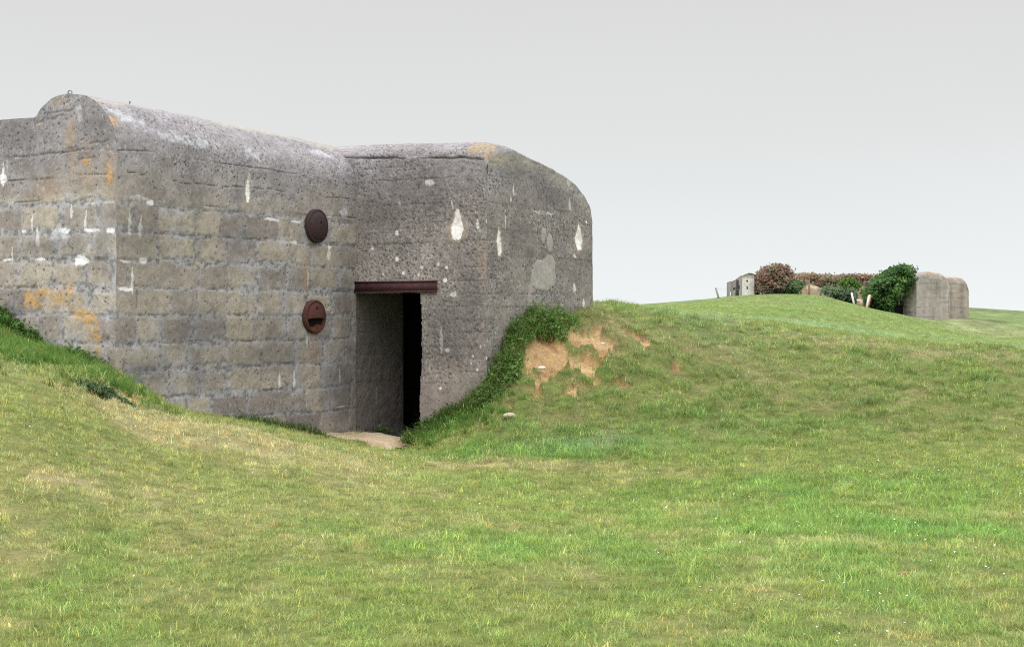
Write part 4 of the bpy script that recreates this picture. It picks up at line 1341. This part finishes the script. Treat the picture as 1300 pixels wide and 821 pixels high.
def foliage(name, label, cat, poly, Y0, thick, n, ls, cols, bulge=1.2, stem=True):
    """shrub: leaf clumps filling a rounded volume, woody stems inside"""
    poly = np.array(poly, float)
    lo, hi = poly.min(0), poly.max(0)
    pts = []
    cnt = 0
    q = rng.random((n * 6, 2)) * (hi - lo) + lo
    ins_ = np.zeros(len(q), bool)
    j = len(poly) - 1
    for i in range(len(poly)):
        a, b = poly[i], poly[j]
        cond = ((a[1] > q[:, 1]) != (b[1] > q[:, 1])) & (q[:, 0] < (b[0] - a[0]) * (q[:, 1] - a[1]) / (b[1] - a[1] + 1e-9) + a[0])
        ins_ ^= cond; j = i
    q = q[ins_]
    hole = fbm(q[:, 0] * .42, q[:, 1] * .42, 1, 3, 77)
    q = q[hole > .40 + .10 * rng.random(len(q))][:n]
    n = len(q)
    c = poly.mean(0)
    rad = np.clip(np.hypot((q[:, 0] - c[0]) / (hi[0] - lo[0]) * 2, (q[:, 1] - c[1]) / (hi[1] - lo[1]) * 2), 0, 1)
    lump = fbm(q[:, 0] * .16, q[:, 1] * .16, 0, 3, len(label))
    Y = Y0 - bulge * np.sqrt(1 - rad ** 2 * .95) - (lump - .5) * 1.6 + rng.random(n) ** 1.5 * thick
    X = (q[:, 0] - PX0) / FPX * Y0 + rng.normal(0, .11, n)
    Z = CAM_H + (HOR - q[:, 1]) / FPX * Y0 + rng.normal(0, .11, n)
    cen = np.stack([X, Y, Z], 1)
    nr = np.stack([(q[:, 0] - c[0]) * .04 + rng.normal(0, .5, n), np.full(n, -.7) + rng.normal(0, .4, n), .5 + rng.normal(0, .5, n)], 1)
    cols = np.array(cols)
    pick = np.clip((fbm(q[:, 0] * .12, q[:, 1] * .12, 4, 3, 5) * 1.6 - .3 + rng.normal(0, .18, n)) * len(cols), 0, len(cols) - 1).astype(int)
    cc = cols[pick] * rng.uniform(.7, 1.35, n)[:, None]
    v, f, s, C = leaves(cen, nr, ls * rng.uniform(.6, 1.4, n), .75, cc, name)
    base = np.array([(c[0] - PX0) / FPX * Y0, Y0, 0])
    base[2] = float(terrain_base(base[:1], base[1:2])[0])
    root = thing(name, base, label, cat)
    mesh_obj('foliage', v, f, s, M_LEAF, root, C)
    if stem:
        m = MB()
        for k in range(5):
            tgt = cen[rng.integers(0, n)]
            b0 = base + np.array([rng.normal(0, .3), .2, -.1])
            m.tube([b0, .5 * (b0 + tgt) + np.array([rng.normal(0, .2), .3, .1]), tgt + np.array([0, .3, 0])], .045, 6)
        m.build('stem', M_WOODB, root, True)
    return root


foliage('ivy', 'mass of dark green ivy hanging over the far casemate doorway', 'ivy',
        [(1101, 372), (1106, 362), (1116, 353), (1128, 345), (1138, 340.5), (1147, 337.5), (1156, 339), (1163, 343), (1160, 351), (1155, 360), (1147, 370), (1138, 379), (1130, 384), (1129, 396), (1120, 395), (1105, 391), (1100, 382)],
        101.6, 2.2, 9500, .20, [(.045, .10, .03), (.07, .15, .04), (.09, .19, .05), (.12, .23, .06)], 1.0)
foliage('shrub', 'round reddish brown shrub beside the white broken casemate', 'shrub',
        [(962, 350), (968, 343), (976, 339), (985, 337), (994, 338), (1002, 339), (1008, 346), (1007, 354), (1000, 359), (994, 366), (988, 372), (968, 373.5), (963, 365), (963, 356)],
        101.5, 1.6, 4200, .17, [(.22, .12, .105), (.30, .17, .15), (.20, .16, .095), (.17, .21, .09), (.35, .22, .18)], .9)
foliage('shrub', 'bright green bush low on the earth bank left of the ivy', 'shrub',
        [(1065, 360), (1069, 355), (1076, 354), (1082, 357), (1090, 360), (1091, 366), (1085, 369), (1074, 368), (1067, 366)],
        100.8, .8, 1600, .15, [(.04, .10, .018), (.07, .15, .025), (.12, .20, .03)], .5)
foliage('shrub', 'grey green brambles spreading under the bright bush', 'shrub',
        [(1040, 368), (1052, 365), (1066, 365), (1078, 367), (1086, 372), (1088, 384), (1078, 383), (1066, 378), (1052, 374)],
        100.2, .8, 2200, .15, [(.10, .16, .085), (.14, .20, .105), (.16, .23, .115)], .4)
foliage('shrub', 'dark green scrub on the slope right of the reddish shrub', 'shrub',
        [(1000, 361), (1008, 356), (1016, 357), (1020, 361), (1014, 366), (1010, 372), (998, 372)],
        101, .8, 1300, .15, [(.07, .13, .05), (.11, .18, .065), (.16, .20, .10)], .4)
foliage('shrub', 'dark mixed scrub on the bank crest above the leaning white post', 'shrub',
        [(1036, 357), (1044, 352), (1058, 351), (1066, 353), (1066, 359), (1056, 364), (1044, 364), (1036, 361)],
        103.5, .8, 1600, .16, [(.14, .18, .085), (.20, .20, .11), (.27, .18, .13)], .4)

foliage('shrub', 'low reddish scrub along the bank crest just left of the ivy', 'shrub',
        [(1062, 352.5), (1070, 351), (1090, 350.5), (1106, 351), (1105, 353), (1096, 355), (1086, 357), (1076, 355)],
        104, .6, 1500, .14, [(.34, .23, .16), (.28, .18, .13), (.21, .20, .11)], .3)
foliage('shrub', 'thin dark scrub on the bank crest above the brown post', 'shrub',
        [(1010, 352), (1018, 350.8), (1034, 350.5), (1042, 352), (1034, 353.5), (1020, 353.5)],
        104, .5, 700, .14, [(.32, .24, .15), (.27, .20, .13), (.20, .20, .11)], .3)

# --- broken casemate on the left end
ruin = thing('ruined_casemate', pt(945, 374, 102), 'small broken concrete casemate with a white face and square holes on the hill crest', 'ruin')
def ruin_wall(name, outline, Y0, Y1, base, seed, holes=(), thick=.5):
    """wall of uneven outline with square holes, real thickness"""
    outline = np.array(outline, float)
    x0, x1 = outline[:, 0].min(), outline[:, 0].max()
    xs = np.linspace(x0, x1, 60); v = np.linspace(0, 1, 40)
    Xp, Vp = np.meshgrid(xs, v, indexing='ij')
    f = (Xp - x0) / (x1 - x0)
    Yw = Y0 + (Y1 - Y0) * f
    top = np.interp(Xp, outline[:, 0], outline[:, 1]) + (fbm(Xp * .8, Xp * 0, 0, 3, seed) - .5) * 1.2
    Zt = CAM_H + (HOR - top) / FPX * Yw
    Xw = (Xp - PX0) / FPX * Yw
    zb = terrain_base(Xw, Yw) - .3
    Zw = zb + Vp * (Zt - zb)
    P = np.stack([Xw, Yw, Zw], -1)
    c = far_colour(P, base, seed, False)
    py = HOR - (Zw - CAM_H) / Yw * FPX
    keep = np.ones((59, 39), bool)
    for hx, hy, hw, hh in holes:
        keep &= ~((np.abs(Xp[:-1, :-1] - hx) < hw) & (np.abs(py[:-1, :-1] - hy) < hh))
    Pb = P + np.array([.05, thick, 0])
    n = 60 * 40
    q = grid_faces(60, 40, keep, True)
    top_i = np.arange(60) * 40 + 39
    cap = np.stack([top_i[:-1], top_i[1:], top_i[1:] + n, top_i[:-1] + n], 1)
    s0 = np.arange(40)
    sd1 = np.stack([s0[:-1], s0[1:], s0[1:] + n, s0[:-1] + n], 1); sd2 = sd1 + 59 * 40
    F = np.concatenate([q, q[:, ::-1] + n, cap, sd1, sd2[:, ::-1]])
    V = np.concatenate([P.reshape(-1, 3), Pb.reshape(-1, 3)]); C = np.concatenate([c.reshape(-1, 3)] * 2)
    mesh_obj(name, V, F.ravel(), np.full(len(F), 4), M_FAR, ruin, C, False)


ruin_wall('dark_side_wall', [(923, 359), (926, 357.5), (930, 357), (936, 353.5), (939, 351), (942, 349.5)], 105.5, 101.6, (.30, .275, .26), 301, ((932, 367, 1.4, 1.6), (938, 365, .9, 2.5), (927.5, 373, .9, 2.5)))
ruin_wall('white_face_wall', [(942, 350.5), (946, 348), (951, 346.5), (956, 347), (957.5, 348)], 101.6, 101.9, (.78, .74, .70), 311, ((948.2, 357, .9, 1.6), (948.4, 366, .8, 2.0)), .5)
ruin_wall('end_wall', [(957.5, 349), (960, 349), (964, 350), (968, 352)], 101.9, 103.5, (.42, .33, .26), 321, ((962, 369, 1.6, 1.8),))
m = MB(); g = pt(945, 380, 103.6); m.box((g[0] + .1, g[1], g[2] - .5), (1.5, 0, 0), (0, 2.4, 0), ZUP * 1.75, .95)
m.build('inner_room', M_DARK, ruin)
m = MB()
rz = pt(950, 348, 102.5)[2]
m.add([pt(942, 350.5, 101.55), pt(951, 346.3, 101.6), pt(958, 348.2, 101.85), pt(962, 349.3, 104), pt(952, 347.2, 105), pt(944, 350, 105)], [(0, 1, 2, 3, 4, 5)])
m.build('roof_slab', M_WOODG, ruin)

# --- fence posts and small bits on the crest
def post(name, label, px0, py0, px1, py1, Y, w, mat, extra=None):
    a, b = pt(px0, py0, Y), pt(px1, py1, Y)
    a[2] -= .25
    ax = b - a
    o = thing(name, a, label, 'post', None)
    m = MB()
    side = np.array([w, 0, 0]); dep = np.array([0, w * .9, 0])
    m.box(a, side, dep, ax * .96, .92, .004)
    m.box(a + ax * .96, side * .92, dep * .92, ax * .04, .4, .003)
    m.build('shaft', mat, o)
    if extra:
        m = MB(); m.box(a + np.array([w * .42, -.004, 0]), side * .5, dep * 1.02, ax * .93, .95); m.build('orange_side', extra, o)
    return o


post('fence_post', 'dark leaning post alone on the skyline left of the ruin', 914, 379, 908.5, 365, 100, .115, M_WOODG)
post('fence_post', 'upright brown wooden post on the hill crest', 1027, 377, 1027.5, 358.5, 99, .12, M_WOODB)
post('fence_post', 'slim white post leaning left beside the brambles', 1085.5, 387, 1081, 371, 99.2, .13, M_WHITE)
post('fence_post', 'thick post leaning right with white and orange sides', 1099, 392, 1104, 374, 99.4, .17, M_WHITE, M_ORANGE)
# wire sagging between the posts
m = MB()
for (pa, pb) in (((908.8, 367, 100), (1027.5, 362, 99)), ((1027.5, 362, 99), (1081.5, 373, 99.2)), ((1081.5, 373, 99.2), (1103.3, 377, 99.4))):
    A_, B_ = pt(*pa), pt(*pb)
    m.tube([A_ + (B_ - A_) * f - ZUP * .12 * math.sin(math.pi * f) for f in np.linspace(0, 1, 12)], .006, 5)
o = m.build('fence_wire', M_IRON, None, True); tag(o, 'thin wire strung between the fence posts', 'wire')
rock('stone', 'white block lying under the reddish shrub', 'stone', 987, 372.5, .32, M_WHITE, .9)

# ------------------------------------------------------------------ sky and light
world = bpy.data.worlds.new('World'); scene.world = world
world.use_nodes = True
nt = world.node_tree; nt.nodes.clear()
L = nt.links.new
wo = nt.nodes.new('ShaderNodeOutputWorld')
SUN_EL, SUN_AZ = math.radians(52), math.radians(205)      # azimuth clockwise from +Y: behind the viewer, to the left
sky = nt.nodes.new('ShaderNodeTexSky'); sky.sky_type = 'NISHITA'; sky.sun_disc = False
sky.sun_elevation = SUN_EL; sky.sun_rotation = SUN_AZ
bg1 = nt.nodes.new('ShaderNodeBackground'); bg1.inputs[1].default_value = .05
hs = nt.nodes.new('ShaderNodeHueSaturation'); hs.inputs['Saturation'].default_value = .25
L(sky.outputs[0], hs.inputs['Color']); L(hs.outputs[0], bg1.inputs[0])
# the cloud layer: even grey-white low down, brighter overhead
tc = nt.nodes.new('ShaderNodeTexCoord')
sx = nt.nodes.new('ShaderNodeSeparateXYZ'); L(tc.outputs['Generated'], sx.inputs[0])
cn = nt.nodes.new('ShaderNodeTexNoise'); cn.inputs['Scale'].default_value = 2.2; cn.inputs['Detail'].default_value = 4
mp = nt.nodes.new('ShaderNodeMapping'); mp.inputs['Scale'].default_value = (1, 1, 3)
L(tc.outputs['Generated'], mp.inputs[0]); L(mp.outputs[0], cn.inputs['Vector'])
cr = nt.nodes.new('ShaderNodeValToRGB')
e = cr.color_ramp.elements
e[0].position = 0.0; e[0].color = (.306, .318, .320, 1)
e[1].position = 1.0; e[1].color = (.97, .97, .99, 1)
for p, c in ((.06, (.277, .289, .290)), (.12, (.257, .260, .260)), (.20, (.240, .240, .240)), (.34, (.38, .38, .385)), (.6, (.75, .75, .765))):
    q = e.new(p); q.color = (*c, 1)
L(sx.outputs['Z'], cr.inputs[0])
mr = nt.nodes.new('ShaderNodeMapRange'); mr.inputs['To Min'].default_value = .95; mr.inputs['To Max'].default_value = 1.05
L(cn.outputs['Fac'], mr.inputs['Value'])
vm = nt.nodes.new('ShaderNodeVectorMath'); vm.operation = 'SCALE'
L(cr.outputs[0], vm.inputs[0]); L(mr.outputs[0], vm.inputs['Scale'])
bg2 = nt.nodes.new('ShaderNodeBackground'); bg2.inputs[1].default_value = 3.10
L(vm.outputs[0], bg2.inputs[0])
mx = nt.nodes.new('ShaderNodeMixShader'); mx.inputs[0].default_value = .93
L(bg1.outputs[0], mx.inputs[1]); L(bg2.outputs[0], mx.inputs[2]); L(mx.outputs[0], wo.inputs[0])

sl = bpy.data.lights.new('sun', 'SUN'); sl.energy = .9; sl.angle = math.radians(28); sl.color = (1.0, .96, .90)
so = bpy.data.objects.new('sun', sl); COL.objects.link(so)
dv = Vector((math.sin(SUN_AZ) * math.cos(SUN_EL), math.cos(SUN_AZ) * math.cos(SUN_EL), math.sin(SUN_EL)))
so.rotation_euler = dv.to_track_quat('Z', 'Y').to_euler()
so.location = (0, 0, 30)

cam = bpy.data.cameras.new('camera')
cam.sensor_fit = 'HORIZONTAL'; cam.sensor_width = 36
cam.lens = 36 * FPX / 1300
cam.shift_y = -(410.5 - HOR) / 1300
cam.clip_start = .1; cam.clip_end = 6000
co = bpy.data.objects.new('camera', cam); COL.objects.link(co)
co.location = (0, 0, CAM_H); co.rotation_euler = (math.radians(90), 0, 0)
scene.camera = co
for o in bpy.data.objects:
    if '_loc' in o: del o['_loc']

scene.view_settings.view_transform = 'Standard'
scene.view_settings.look = 'None'
scene.view_settings.exposure = 0
scene.view_settings.gamma = 1
scene.render.engine = 'CYCLES'
scene.cycles.use_denoising = False
scene.cycles.max_bounces = 6
scene.cycles.filter_width = 1.1
scene.render.resolution_x, scene.render.resolution_y = 1024, 646
